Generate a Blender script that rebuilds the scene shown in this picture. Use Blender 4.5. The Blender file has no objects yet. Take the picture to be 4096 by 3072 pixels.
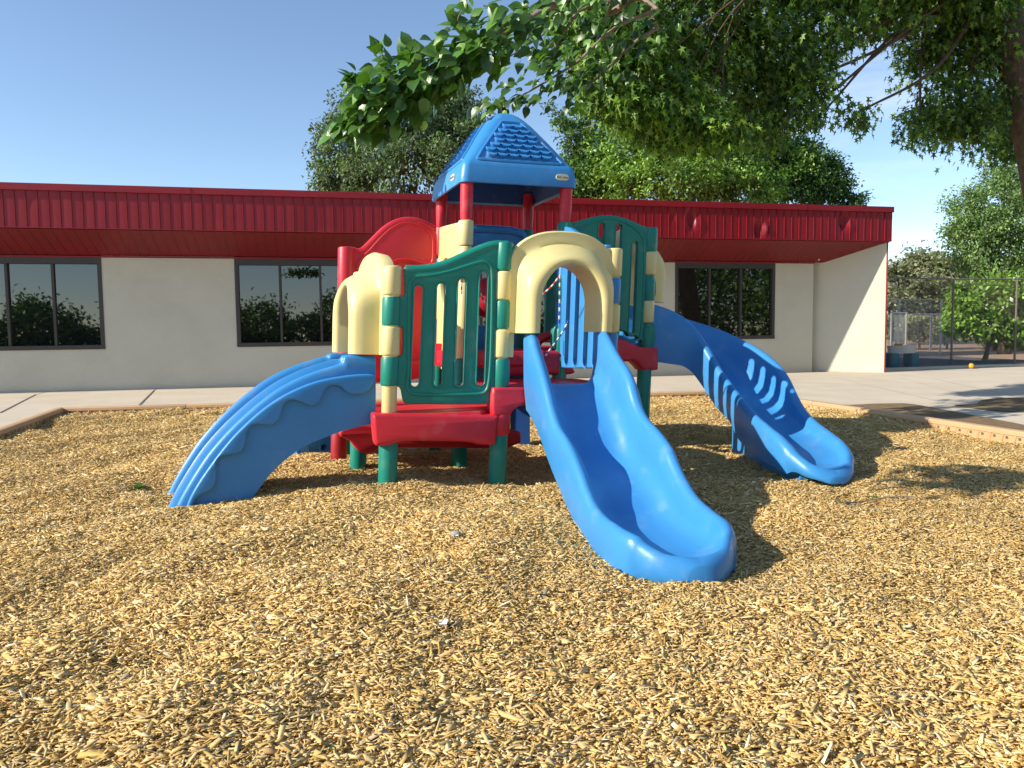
import bpy, bmesh, math, random
import numpy as np
from mathutils import Vector, Matrix, noise
rng = np.random.default_rng(7); random.seed(7)
S = bpy.context.scene; COL = S.collection
# ------------------------------------------------------------------ camera calibration
f = 3000.; pt = math.atan(213/3000); rl = .012
_F = np.array([0, math.cos(pt), -math.sin(pt)]); _U0 = np.array([0, math.sin(pt), math.cos(pt)]); _R0 = np.array([1., 0, 0])
_R = _R0*math.cos(rl)-_U0*math.sin(rl); _U = _U0*math.cos(rl)+_R0*math.sin(rl); CAM = np.array([0, 0, 1.])
def ray(x, y): return _F*f+_R*(x-2048)-_U*(y-1536)
def G(x, y, z=0.): d = ray(x, y); return CAM+d*(z-1)/d[2]
def W(x, y, Y): d = ray(x, y); return CAM+d*Y/d[1]
def WP(x, y, Y): return W(x/.54, y/.54, Y)
def zz(o, s): return lambda pts: [(o[0]+a/s, o[1]+b/s) for a, b in pts]
Z1 = zz((1300, 400), 1.8433); Z2 = zz((1250, 900), 2.37); Z3 = zz((1900, 850), 2.2122); Z4 = zz((600, 1300), 1.9518); Z5 = zz((2000, 1300), 1.5082)
Z6 = zz((2500, 1100), 1.8436); Z7 = zz((3300, 1000), 2.0741); Y1 = zz((0, 650), 1.5085); Y3 = zz((2500, 0), 1.386); Y4 = zz((2500, 700), 2.0109); Y6 = zz((3000, 1500), 2.0182)
cam = bpy.data.cameras.new('camera'); co = bpy.data.objects.new('camera', cam); COL.objects.link(co); S.camera = co
cam.sensor_width = 36; cam.lens = f/4096*36; cam.clip_end = 3000
M = Matrix(((_R[0], _U[0], -_F[0], 0), (_R[1], _U[1], -_F[1], 0), (_R[2], _U[2], -_F[2], 1), (0, 0, 0, 1))); co.matrix_world = M
# ------------------------------------------------------------------ materials
def mat(name, col, rough=.5, var=.08, vscale=6., bump=0., bscale=60., spec=.5, metal=0., attr=None, transl=0., coat=0., spots=None, dirt=None):
    m = bpy.data.materials.new(name); m.use_nodes = True; nt = m.node_tree; N = nt.nodes; L = nt.links
    b = N['Principled BSDF']; out = N['Material Output']
    b.inputs['Roughness'].default_value = rough; b.inputs['Specular IOR Level'].default_value = spec; b.inputs['Metallic'].default_value = metal
    b.inputs['Coat Weight'].default_value = coat; b.inputs['Coat Roughness'].default_value = .15
    tc = N.new('ShaderNodeTexCoord')
    nz = N.new('ShaderNodeTexNoise'); nz.inputs['Scale'].default_value = vscale; nz.inputs['Detail'].default_value = 6; nz.inputs['Roughness'].default_value = .65
    L.new(tc.outputs['Object'], nz.inputs['Vector'])
    mr = N.new('ShaderNodeMapRange'); mr.inputs[1].default_value = .3; mr.inputs[2].default_value = .7; mr.inputs[3].default_value = 1-var; mr.inputs[4].default_value = 1+var
    L.new(nz.outputs['Fac'], mr.inputs[0])
    mx = N.new('ShaderNodeMix'); mx.data_type = 'RGBA'; mx.blend_type = 'MULTIPLY'; mx.inputs[0].default_value = 1
    if attr:
        a = N.new('ShaderNodeAttribute'); a.attribute_name = attr; L.new(a.outputs['Color'], mx.inputs[6])
    else: mx.inputs[6].default_value = (*col, 1)
    L.new(mr.outputs[0], mx.inputs[7]); last = mx.outputs[2]
    for (sc, th, c2, amt) in (dirt or []):
        n2 = N.new('ShaderNodeTexNoise'); n2.inputs['Scale'].default_value = sc; n2.inputs['Detail'].default_value = 8; L.new(tc.outputs['Object'], n2.inputs['Vector'])
        r2 = N.new('ShaderNodeMapRange'); r2.inputs[1].default_value = th; r2.inputs[2].default_value = th+.15; r2.inputs[4].default_value = amt; L.new(n2.outputs['Fac'], r2.inputs[0])
        m2 = N.new('ShaderNodeMix'); m2.data_type = 'RGBA'; L.new(r2.outputs[0], m2.inputs[0]); L.new(last, m2.inputs[6]); m2.inputs[7].default_value = (*c2, 1); last = m2.outputs[2]
    L.new(last, b.inputs['Base Color'])
    if bump:
        n3 = N.new('ShaderNodeTexNoise'); n3.inputs['Scale'].default_value = bscale; n3.inputs['Detail'].default_value = 5; L.new(tc.outputs['Object'], n3.inputs['Vector'])
        bp = N.new('ShaderNodeBump'); bp.inputs['Strength'].default_value = bump; bp.inputs['Distance'].default_value = .01; L.new(n3.outputs['Fac'], bp.inputs['Height']); L.new(bp.outputs[0], b.inputs['Normal'])
    if transl:
        t = N.new('ShaderNodeBsdfTranslucent'); ms = N.new('ShaderNodeMixShader'); ms.inputs[0].default_value = transl
        g = N.new('ShaderNodeMix'); g.data_type = 'RGBA'; g.blend_type = 'MULTIPLY'; g.inputs[0].default_value = 1; g.inputs[7].default_value = (1.3, 1.5, .5, 1); L.new(last, g.inputs[6])
        L.new(g.outputs[2], t.inputs['Color']); L.new(b.outputs[0], ms.inputs[1]); L.new(t.outputs[0], ms.inputs[2]); L.new(ms.outputs[0], out.inputs[0])
    return m
def plastic(n, c, r=.38): return mat(n, c, rough=r, var=.07, vscale=3.5, bump=.12, bscale=220, spec=.45, dirt=[(7, .58, tuple(.6*v+.4*w for v, w in zip(c, (.46, .42, .36))), .30), (38, .66, tuple(.5*v+.5*w for v, w in zip(c, (.40, .34, .26))), .35)])
BLUE = plastic('blue_plastic', (.045, .25, .57), .36); RED = plastic('red_plastic', (.62, .022, .04), .4); GREEN = plastic('green_plastic', (.008, .22, .16), .38)
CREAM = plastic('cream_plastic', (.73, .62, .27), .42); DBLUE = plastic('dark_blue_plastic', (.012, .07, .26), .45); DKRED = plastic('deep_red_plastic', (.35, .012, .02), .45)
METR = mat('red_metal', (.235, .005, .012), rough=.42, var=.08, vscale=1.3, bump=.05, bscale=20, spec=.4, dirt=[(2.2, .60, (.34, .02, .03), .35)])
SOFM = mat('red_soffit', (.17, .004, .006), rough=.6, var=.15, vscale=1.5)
STUC = mat('stucco', (.58, .56, .46), rough=.95, var=.05, vscale=1.6, bump=.7, bscale=90, spec=.15, dirt=[(1.1, .56, (.50, .48, .39), .4), (17, .68, (.42, .34, .24), .4), (.45, .52, (.62, .60, .52), .35)])
FRAME = mat('bronze_frame', (.045, .038, .032), rough=.5, var=.1)
CONC = mat('concrete', (.60, .515, .395), rough=.95, var=.09, vscale=1.2, bump=.35, bscale=140, spec=.15, dirt=[(14, .60, (.48, .41, .32), .35), (.9, .55, (.68, .58, .46), .5)])
JOINT = mat('joint', (.12, .10, .08), rough=1); JOINTL = mat('joint_pale', (.62, .58, .50), rough=1)
DIRT = mat('dirt', (.23, .155, .09), rough=1, var=.3, vscale=9, bump=1, bscale=60, spec=.1, dirt=[(2.5, .55, (.24, .24, .09), .6)])
SAND = mat('sand_soil', (.42, .27, .17), rough=1, var=.2, vscale=1.5, bump=.8, bscale=30, spec=.1, dirt=[(1.8, .55, (.20, .13, .08), .6)])
ASPH = mat('asphalt', (.10, .10, .105), rough=.95, var=.2, vscale=3, bump=.4, bscale=150, spec=.2)
TIMB = mat('tan_plastic', (.56, .35, .18), rough=.6, var=.06, vscale=2, bump=.15, bscale=100, dirt=[(5, .6, (.42, .27, .15), .4)])
MULB = mat('mulch_base', (.50, .33, .12), rough=1, var=.4, vscale=60, bump=1, bscale=70, spec=.1)
CHIP = mat('wood_chip', (0, 0, 0), rough=.85, var=.15, vscale=40, spec=.2, attr='col')
BARK = mat('bark', (.11, .075, .05), rough=.95, var=.35, vscale=9, bump=1, bscale=25, spec=.1); BARKL = mat('pale_bark', (.26, .20, .15), rough=.95, var=.3, vscale=7, bump=1, bscale=20, spec=.1)
LEAF = mat('leaf', (0, 0, 0), rough=.45, var=.15, vscale=3, spec=.4, attr='col', transl=.30); LEAFG = mat('glossy_leaf', (0, 0, 0), rough=.33, var=.1, vscale=12, spec=.5, attr='col', transl=.25, bump=.2, bscale=90)
GALV = mat('galvanised', (.42, .43, .43), rough=.45, var=.15, metal=.6); DGALV = mat('dull_fence', (.17, .14, .12), rough=.7, var=.3, vscale=20, metal=.2)
WHITE = mat('white_plastic', (.72, .76, .74), rough=.5); TEAL = mat('teal_plastic', (.02, .20, .28), rough=.5); YEL = mat('yellow_rubber', (.85, .38, .02), rough=.5); STONE = mat('stone', (.35, .34, .31), rough=.9)
BEADW = mat('white_bead', (.75, .70, .58), rough=.4); BEADR = mat('red_bead', (.6, .03, .03), rough=.4); BEADB = mat('blue_bead', (.03, .08, .4), rough=.4)
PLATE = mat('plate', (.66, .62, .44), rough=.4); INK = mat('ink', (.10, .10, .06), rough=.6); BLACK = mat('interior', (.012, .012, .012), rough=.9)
GLASS = bpy.data.materials.new('window_glass'); GLASS.use_nodes = True
_b = GLASS.node_tree.nodes['Principled BSDF']; _b.inputs['Base Color'].default_value = (.006, .007, .007, 1); _b.inputs['Roughness'].default_value = .015; _b.inputs['IOR'].default_value = 2.0; _b.inputs['Specular IOR Level'].default_value = .55
# ------------------------------------------------------------------ object helpers
ORG = {}
def tag(o, label=None, cat=None, group=None, kind=None):
    for k, v in (('label', label), ('category', cat), ('group', group), ('kind', kind)):
        if v: o[k] = v
    return o
def thing(name, loc, label, cat, group=None):
    o = bpy.data.objects.new(name, None); COL.objects.link(o); o.location = loc; ORG[o.name] = np.array(loc, float); return tag(o, label, cat, group)
def link(name, me, parent=None, smooth=None):
    o = bpy.data.objects.new(name, me); COL.objects.link(o)
    if parent is not None:
        org = ORG[parent.name]; me.transform(Matrix.Translation(Vector(-org))); o.parent = parent; ORG[o.name] = org
    if smooth is not None:
        me.shade_smooth(); me.set_sharp_from_angle(angle=math.radians(smooth))
    return o
class MB:
    def __init__(s): s.v = []; s.f = []; s.m = []; s.mats = []
    def mi(s, m):
        if m not in s.mats: s.mats.append(m)
        return s.mats.index(m)
    def add(s, vs, fs, m):
        k = len(s.v); s.v += [tuple(map(float, v)) for v in vs]; s.f += [tuple(k+i for i in q) for q in fs]; s.m += [s.mi(m)]*len(fs)
    def box(s, c, h, m, R=None):
        c = np.array(c, float); vs = []
        for dx in (-1, 1):
            for dy in (-1, 1):
                for dz in (-1, 1):
                    d = np.array([dx*h[0], dy*h[1], dz*h[2]], float); vs.append(c+(d if R is None else R@d))
        s.add(vs, [(0, 1, 3, 2), (4, 6, 7, 5), (0, 4, 5, 1), (2, 3, 7, 6), (0, 2, 6, 4), (1, 5, 7, 3)], m)
    def prism(s, poly, z0, z1, m):
        n = len(poly); vs = [(p[0], p[1], z0) for p in poly]+[(p[0], p[1], z1) for p in poly]
        s.add(vs, [tuple(range(n))[::-1], tuple(range(n, 2*n))]+[(i, (i+1) % n, n+(i+1) % n, n+i) for i in range(n)], m)
    def tube(s, pts, rad, m, n=8, caps=True):
        pts = np.array(pts, float); K = len(pts); rad = np.broadcast_to(np.array(rad, float), (K,)); T = np.gradient(pts, axis=0); T /= np.linalg.norm(T, axis=1)[:, None]+1e-12
        a = np.array([0, 0, 1.]) if abs(T[0][2]) < .9 else np.array([1., 0, 0]); vs = []
        for i in range(K):
            a = a-T[i]*(a@T[i]); a /= np.linalg.norm(a)+1e-12; b = np.cross(T[i], a)
            for j in range(n): t = 2*math.pi*j/n; vs.append(pts[i]+rad[i]*(a*math.cos(t)+b*math.sin(t)))
        fs = [(i*n+j, i*n+(j+1) % n, (i+1)*n+(j+1) % n, (i+1)*n+j) for i in range(K-1) for j in range(n)]
        if caps: fs += [tuple(range(n))[::-1], tuple(range((K-1)*n, K*n))]
        s.add(vs, fs, m)
    def loft(s, secs, m, closed=True, caps=True, mats=None):
        n = len(secs[0]); vs = [p for q in secs for p in q]; r = n if closed else n-1
        fs = [(i*n+j, i*n+(j+1) % n, (i+1)*n+(j+1) % n, (i+1)*n+j) for i in range(len(secs)-1) for j in range(r)]
        if caps and closed: fs += [tuple(range(n))[::-1], tuple(range((len(secs)-1)*n, len(secs)*n))]
        s.add(vs, fs, m)
    def knuckle(s, P, z0, z1, r, m, n=24, rd=.012, lean=None):
        ln = LEAN if lean is None else lean; secs = []
        for z, q in ((z0, r-rd), (z0+rd*.3, r-rd*.3), (z0+rd, r), (z1-rd, r), (z1-rd*.3, r-rd*.3), (z1, r-rd)):
            secs.append([(P[0]+ln*z+q*math.cos(2*math.pi*j/n), P[1]+q*math.sin(2*math.pi*j/n), z) for j in range(n)])
        s.loft(secs, m)
    def mesh(s, name):
        me = bpy.data.meshes.new(name); me.from_pydata(s.v, [], s.f)
        for m in s.mats: me.materials.append(m)
        me.polygons.foreach_set('material_index', s.m); me.update()
        bm = bmesh.new(); bm.from_mesh(me); bmesh.ops.recalc_face_normals(bm, faces=bm.faces); bm.to_mesh(me); bm.free(); return me
    def build(s, name, parent=None, smooth=35): return link(name, s.mesh(name), parent, smooth)
def chaikin(p, it=2, closed=True):
    p = [np.array(q, float) for q in p]
    for _ in range(it):
        o = []; n = len(p)
        for i in range(n if closed else n-1):
            a, b = p[i], p[(i+1) % n]; o += [a*.75+b*.25, a*.25+b*.75]
        if not closed: o = [p[0]]+o+[p[-1]]
        p = o
    return p
def cr(p, n=8):   # catmull-rom through points
    p = np.array(p, float); q = np.vstack([2*p[0]-p[1], p, 2*p[-1]-p[-2]]); o = []
    for i in range(1, len(q)-2):
        for t in np.linspace(0, 1, n, endpoint=False):
            o.append(.5*((2*q[i])+(-q[i-1]+q[i+1])*t+(2*q[i-1]-5*q[i]+4*q[i+1]-q[i+2])*t*t+(-q[i-1]+3*q[i]-3*q[i+1]+q[i+2])*t**3))
    o.append(q[-2]); return np.array(o)
LEAN = .045
class Frame:
    """leaning vertical plane standing on edge A-B; e along, up, n outward (left of A->B seen from above is inward)"""
    def __init__(s, A, B, lean=None, flip=1):
        s.A = np.array([*A, 0.]); B = np.array([*B, 0.]); s.L = np.linalg.norm(B-s.A); s.e = (B-s.A)/s.L; s.up = np.array([LEAN if lean is None else lean, 0, 1.])
        n = np.cross(s.e, s.up); s.n = flip*n/np.linalg.norm(n)
    def P(s, q, off=0.): return s.A+s.e*q[0]+s.up*q[1]+s.n*off
    def loc(s, sx, sy, off=0.):
        d = ray(sx, sy); q = s.A+s.n*off; X = CAM+d*(((q-CAM)@s.n)/(d@s.n)); r = X-q; z = r[2]; return np.array([(r-s.up*z)@s.e, z])
    def locs(s, pts, off=0.): return [s.loc(*p, off) for p in pts]
def slot(a, b, r, n=8):   # capsule outline
    a = np.array(a); b = np.array(b); t = math.atan2(*(b-a)[::-1]); o = []
    for k in range(n+1): q = t+math.pi/2+math.pi*k/n; o.append(a+r*np.array([math.cos(q), math.sin(q)]))
    for k in range(n+1): q = t-math.pi/2+math.pi*k/n; o.append(b+r*np.array([math.cos(q), math.sin(q)]))
    return o
def plate(fr, outline, holes, th, bev, off=0., it=2, mat_=None, scale=None):
    """filled 2-D outline extruded on a frame -> (verts, faces) in world"""
    cu = bpy.data.curves.new('c', 'CURVE'); cu.dimensions = '2D'; cu.fill_mode = 'BOTH'; cu.extrude = max(th/2-bev, .0005); cu.bevel_depth = bev; cu.bevel_resolution = 2; cu.offset = -bev
    for pl in [chaikin(outline, it)]+[list(h) for h in holes]:
        sp = cu.splines.new('POLY'); sp.points.add(len(pl)-1)
        for i, p in enumerate(pl): sp.points[i].co = (p[0], p[1], 0, 1)
        sp.use_cyclic_u = True
    ob = bpy.data.objects.new('c', cu); COL.objects.link(ob); dg = bpy.context.evaluated_depsgraph_get(); dg.update()
    me = bpy.data.meshes.new_from_object(ob.evaluated_get(dg)); vs = [fr.P((v.co.x, v.co.y), off+v.co.z) for v in me.vertices]; fs = [tuple(p.vertices) for p in me.polygons]
    bpy.data.objects.remove(ob); bpy.data.curves.remove(cu); bpy.data.meshes.remove(me); return vs, fs
def weld(me):
    bm = bmesh.new(); bm.from_mesh(me); bmesh.ops.remove_doubles(bm, verts=bm.verts, dist=.0004); bmesh.ops.recalc_face_normals(bm, faces=bm.faces); bm.to_mesh(me); bm.free(); return me
# ------------------------------------------------------------------ world and sun
w = bpy.data.worlds.new('World'); S.world = w; w.use_nodes = True; nt = w.node_tree; N = nt.nodes; L = nt.links; N.clear()
SUNV = np.array([-1.63, -.66, 1.]); SUNV /= np.linalg.norm(SUNV); el = math.asin(SUNV[2])
sky = N.new('ShaderNodeTexSky'); sky.sky_type = 'NISHITA'; sky.sun_disc = False; sky.sun_elevation = el; sky.sun_rotation = math.atan2(SUNV[0], SUNV[1]); sky.air_density = 1.1; sky.dust_density = .25; sky.ozone_density = 1.9; sky.altitude = 1600
bg = N.new('ShaderNodeBackground'); bg.inputs['Strength'].default_value = .145; wo = N.new('ShaderNodeOutputWorld')
tc = N.new('ShaderNodeTexCoord'); sp = N.new('ShaderNodeSeparateXYZ'); L.new(tc.outputs['Generated'], sp.inputs[0])
mp = N.new('ShaderNodeMapping'); mp.inputs['Scale'].default_value = (1.6, 1.6, 8.5); mp.inputs['Location'].default_value = (3.1, .4, .2); L.new(tc.outputs['Generated'], mp.inputs[0])
cn = N.new('ShaderNodeTexNoise'); cn.inputs['Scale'].default_value = 1.9; cn.inputs['Detail'].default_value = 9; cn.inputs['Roughness'].default_value = .6; L.new(mp.outputs[0], cn.inputs['Vector'])
cm = N.new('ShaderNodeMapRange'); cm.inputs[1].default_value = .50; cm.inputs[2].default_value = .80; cm.inputs[4].default_value = .42; L.new(cn.outputs['Fac'], cm.inputs[0])
xm = N.new('ShaderNodeMapRange'); xm.inputs[1].default_value = .05; xm.inputs[2].default_value = .35; L.new(sp.outputs[0], xm.inputs[0])
mm = N.new('ShaderNodeMath'); mm.operation = 'MULTIPLY'; L.new(cm.outputs[0], mm.inputs[0]); L.new(xm.outputs[0], mm.inputs[1])
cx = N.new('ShaderNodeMix'); cx.data_type = 'RGBA'; L.new(mm.outputs[0], cx.inputs[0]); L.new(sky.outputs[0], cx.inputs[6]); cx.inputs[7].default_value = (6.2, 6.3, 6.6, 1)
L.new(cx.outputs[2], bg.inputs[0]); L.new(bg.outputs[0], wo.inputs[0])
sl = bpy.data.lights.new('sun', 'SUN'); sl.energy = 4.9; sl.angle = math.radians(.53); sl.color = (1, .93, .80); so = bpy.data.objects.new('sun', sl); COL.objects.link(so)
so.rotation_euler = Vector(SUNV).to_track_quat('Z', 'Y').to_euler(); so.location = (-8, -4, 8)
S.view_settings.view_transform = 'Standard'; S.view_settings.look = 'None'; S.view_settings.exposure = .5; S.view_settings.gamma = 1
# ------------------------------------------------------------------ ground
def sheet(name, poly, z, m, parent=None):
    b = MB(); b.add([(p[0], p[1], z) for p in poly], [tuple(range(len(poly)))], m); o = b.build(name, parent, None); return o
b = MB(); b.box((0, 60, -.55), (300, 300, .5), SAND); tag(b.build('ground', None, None), kind='structure')
bd = np.array([.976, .2164, 0]); bn = np.array([-.2164, .976, 0])         # along and behind the building
def BW(s, p, z): return np.array([0, 15.4, 0])+bd*s+bn*p+np.array([0, 0, z])  # building frame: s along, p behind wall plane
# play area corners (inner line of the border, from the picture)
c0 = G(240, 1630, .09); c1 = G(2950, 1560, .09); cl = G(0, 1715, .09); cr_ = G(4096, 1725, .09)
def dirn(a, b): d = (b-a)[:2]; return d/np.linalg.norm(d)
dl = dirn(c0, cl); dr = dirn(c1, cr_)
pL = c0[:2]+dl*11; pR = c1[:2]+dr*11
area = [tuple(c0[:2]), tuple(c1[:2]), tuple(pR), (9, -4), (-12, -4), tuple(pL)]
# concrete walk
wk = [tuple(G(-900, 1640)[:2])]
wl = BW(-22, 0, 0)[:2]; we = BW(30, -.35, 0)[:2]
conc = [tuple(wl), tuple(we), (32, 3), tuple(pR), tuple(c1[:2]), tuple(c0[:2]), tuple(pL), (-30, -4), (-30, 9)]
b = MB(); b.add([(p[0], p[1], -.004) for p in conc], [tuple(range(len(conc)))], CONC); tag(b.build('pavement', None, None), kind='structure')
# mulch surface
from mathutils import geometry as geo
def inside(x, y, poly):
    r = np.zeros(x.shape, bool); n = len(poly)
    for i in range(n):
        x0, y0 = poly[i]; x1, y1 = poly[(i+1) % n]
        if y0 == y1: continue
        c = ((y0 > y) != (y1 > y)) & (x < (x1-x0)*(y-y0)/(y1-y0)+x0); r ^= c
    return r
_lat = np.random.default_rng(5).random((64, 64))
def vn(x, y, sc):
    u = x/sc+17.3; v = y/sc+9.1; i = np.floor(u).astype(int); j = np.floor(v).astype(int); a = u-i; b_ = v-j; a = a*a*(3-2*a); b_ = b_*b_*(3-2*b_)
    g = lambda p, q: _lat[p % 64, q % 64]
    return (g(i, j)*(1-a)+g(i+1, j)*a)*(1-b_)+(g(i, j+1)*(1-a)+g(i+1, j+1)*a)*b_-.5
def hz(x, y):
    x = np.asarray(x, float); y = np.asarray(y, float)
    h = .016*np.sin(1.7*x+.6*y+1)+.014*np.sin(2.3*y-1.1*x)+.009*np.sin(5.1*x+2.7*y)*np.sin(4.3*y-1.2*x)+.006*np.sin(11*x+3*y)*np.sin(9.7*y+2)
    h += .055*vn(x, y, .55)+.030*vn(x+3, y, .27)+.016*vn(x, y+5, .12)
    h += .05*np.exp(-((x+1.0)**2+(y-4.35)**2)/.12)+.04*np.exp(-((x+1.45)**2+(y-4.3)**2)/.1)+.0*x+.05*np.exp(-((x+.45)**2+(y-4.5)**2)/.16)+.04*np.exp(-((x-.25)**2+(y-4.4)**2)/.12)
    h += .035*np.exp(-((x-1.5)**2+(y-4.6)**2)/.10)-.05*np.exp(-((x-.72)**2+(y-3.1)**2)/.10)-.04*np.exp(-((x+.46)**2+(y-1.95)**2)/.012)-.02*np.exp(-((x-1.95)**2+(y-4.2)**2)/.1)
    return np.maximum(h+.012, -.036)
gx = np.arange(-11, 11, .08); gy = np.arange(-.5, 13, .08); XX, YY = np.meshgrid(gx, gy); garea = [(c0[0]-.1, c0[1]+.1), (c1[0]+.1, c1[1]+.1), (pR[0]+.15, pR[1]), (9, -4), (-12, -4), (pL[0]-.15, pL[1])]; ins = inside(XX, YY, garea)
HH = hz(XX, YY); idx = -np.ones(XX.shape, int); vs = []; fs = []
# use cells whose four corners lie within the border
for j in range(len(gy)-1):
    for i in range(len(gx)-1):
        if ins[j, i] and ins[j, i+1] and ins[j+1, i] and ins[j+1, i+1]:
            q = []
            for a, c in ((j, i), (j, i+1), (j+1, i+1), (j+1, i)):
                if idx[a, c] < 0: idx[a, c] = len(vs); vs.append((XX[a, c], YY[a, c], HH[a, c]))
                q.append(idx[a, c])
            fs.append(tuple(q))
b = MB(); b.add(vs, fs, MULB)
tag(b.build('mulch_ground', None, 180), kind='structure')
# numpy mesh builder with per-face-corner colours from per-item colours
def np_mesh(name, V, loops, nper, cols, m, parent=None, smooth=False):
    """V (n,3); loops flat; nper = verts per polygon (int); cols per vertex (n,4)"""
    me = bpy.data.meshes.new(name); me.vertices.add(len(V)); me.vertices.foreach_set('co', np.ascontiguousarray(V, dtype=np.float32).ravel())
    me.loops.add(len(loops)); me.loops.foreach_set('vertex_index', loops.astype(np.int32)); k = len(loops)//nper
    me.polygons.add(k); me.polygons.foreach_set('loop_start', np.arange(k, dtype=np.int32)*nper)
    if smooth: me.polygons.foreach_set('use_smooth', np.ones(k, bool))
    me.materials.append(m); a = me.color_attributes.new('col', 'FLOAT_COLOR', 'POINT'); a.data.foreach_set('color', np.ascontiguousarray(cols, dtype=np.float32).ravel()); me.update(calc_edges=True)
    return link(name, me, parent)
def chips():
    P = []; SZ = []
    for y0, y1, dens, s in ((1.0, 2.6, 20000, .88), (2.6, 4.2, 17500, .79), (4.2, 6.5, 11500, .83), (6.5, 9, 6500, 1.0), (9, 12, 3600, 1.25)):
        xm = .74*y1+.7; n = int(dens*2*xm*(y1-y0)); x = rng.uniform(-xm, xm, n); y = rng.uniform(y0, y1, n); k = inside(x, y, area) & (np.abs(x) < .72*y+.45) & (np.hypot(x-.72, y-3.16) > .22) & (np.hypot(x-.68, y-3.40) > .2) & (np.hypot(x-1.97, y-4.85) > .2)
        P.append(np.stack([x[k], y[k]], 1)); SZ.append(np.full(k.sum(), s))
    P = np.concatenate(P); SZ = np.concatenate(SZ); n = len(P)
    SZ = SZ*np.where(rng.random(n) < .05, 1.6, 1.); Ln = rng.gamma(3.0, .0076, n).clip(.007, .080)*SZ; Wd = (rng.uniform(.0028, .0105, n)*np.sqrt(Ln/.022)*SZ**.5).clip(.002, .016); T = rng.uniform(.001, .0034, n)*SZ
    # a slight common grain, as in raked chips
    yaw = np.where(rng.random(n) < .45, rng.normal(.25, .5, n), rng.uniform(0, 2*np.pi, n)); pit = rng.normal(0, .23, n); rol = rng.normal(0, .40, n)
    cy, sy, cp, sp_, cr2, sr = np.cos(yaw), np.sin(yaw), np.cos(pit), np.sin(pit), np.cos(rol), np.sin(rol)
    ex = np.stack([cy*cp, sy*cp, sp_], 1); ey0 = np.stack([-sy, cy, 0*cy], 1); ez0 = np.cross(ex, ey0); ey = ey0*cr2[:, None]+ez0*sr[:, None]; ez = np.cross(ex, ey)
    z = hz(P[:, 0], P[:, 1])+rng.uniform(0, .014, n)+np.abs(np.sin(pit))*Ln*.28; C = np.stack([P[:, 0], P[:, 1], z], 1)
    sg = np.array([(-1, -1, -1), (-1, 1, -1), (1, 1, -1), (1, -1, -1), (-1, -1, 1), (-1, 1, 1), (1, 1, 1), (1, -1, 1)], float); V = np.zeros((n, 8, 3))
    for k in range(8):
        j = 1+rng.uniform(-.35, .12, (n, 3)); tap = np.where(sg[k, 0] > 0, rng.uniform(.35, 1.1, n), 1.)
        V[:, k] = C+ex*(sg[k, 0]*Ln/2*j[:, 0])[:, None]+ey*(sg[k, 1]*Wd/2*j[:, 1]*tap)[:, None]+ez*(sg[k, 2]*T/2)[:, None]
    q = np.array([(4, 7, 6, 5), (0, 4, 5, 1), (1, 5, 6, 2), (2, 6, 7, 3), (3, 7, 4, 0), (0, 1, 2, 3)]); loops = (np.arange(n)[:, None, None]*8+q[None]).ravel()
    pal = np.array([(.69, .475, .185), (.77, .575, .275), (.60, .40, .135), (.48, .30, .09), (.33, .195, .07), (.44, .36, .24), (.84, .69, .41), (.63, .40, .17)]); pr = [.31, .25, .22, .08, .03, .02, .05, .04]
    c = pal[rng.choice(len(pal), n, p=pr)]*rng.uniform(.84, 1.14, (n, 1))*(1+.30*vn(P[:, 0], P[:, 1]+40, .8)+.16*vn(P[:, 0], P[:, 1], .2))[:, None]; c = np.concatenate([c, np.ones((n, 1))], 1); c = np.repeat(c, 8, 0)
    o = np_mesh('wood_chips', V.reshape(-1, 3), loops, 4, c, CHIP); tag(o, 'loose golden wood chips covering the whole play area', 'wood chips', kind='stuff')
chips()
# border timbers
bord = 0
def border(a, b, label, notch_side, lens=1.22):
    """one moulded edging board from plan a to b"""
    global bord
    a = np.array(a); b_ = np.array(b); d = b_-a; Ln = np.linalg.norm(d); d /= Ln; nn = np.array([-d[1], d[0]])*notch_side    # nn toward the chips
    t = thing('edging_board', (float(a[0]), float(a[1]), 0), label, 'edging board', 'tan plastic boards edging the play area'); m = MB()
    R = np.column_stack([[d[0], d[1], 0], [nn[0], nn[1], 0], [0, 0, 1.]])
    prof = [(-.055, -.12), (-.055, .078), (-.048, .088), (-.03, .092), (.03, .092), (.044, .088), (.052, .078), (.054, .048), (.046, .042), (.04, -.12)]
    secs = []
    for s in (.004, .012, Ln-.012, Ln-.004):
        k = .985 if s in (.004, Ln-.004) else 1
        secs.append([(a[0]+d[0]*s+nn[0]*q[0]*k, a[1]+d[1]*s+nn[1]*q[0]*k, q[1]*k) for q in prof])
    m.loft(secs, TIMB); m.build('board', t, 30)
    # ribs, with dark blocks standing for the shade of recess holes beneath the lip
    m = MB(); k = int((Ln-.2)/.125)
    for i in range(k+1):
        s = .1+i*(Ln-.2)/max(k, 1); c = a+d*s+nn*.043
        m.tube([(c[0]-d[0]*.03, c[1]-d[1]*.03, -.05), (c[0]-d[0]*.012, c[1]-d[1]*.012, .02), (c[0], c[1], .044)], [.011, .011, .013], TIMB, 8)
        m.box((*(c+d*.032+nn*-.001), .022), (.014, .004, .012), JOINT, R)
    m.build('ribs', t, 40); bord += 1
def run(a, b, n, labs, side):
    a = np.array(a); b = np.array(b)
    for i in range(n): border(a+(b-a)*i/n, a+(b-a)*(i+1)/n, labs[i % len(labs)] if len(labs) < n else labs[i], side)
Lb = np.linalg.norm(c1[:2]-c0[:2]); nb = 6
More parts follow.
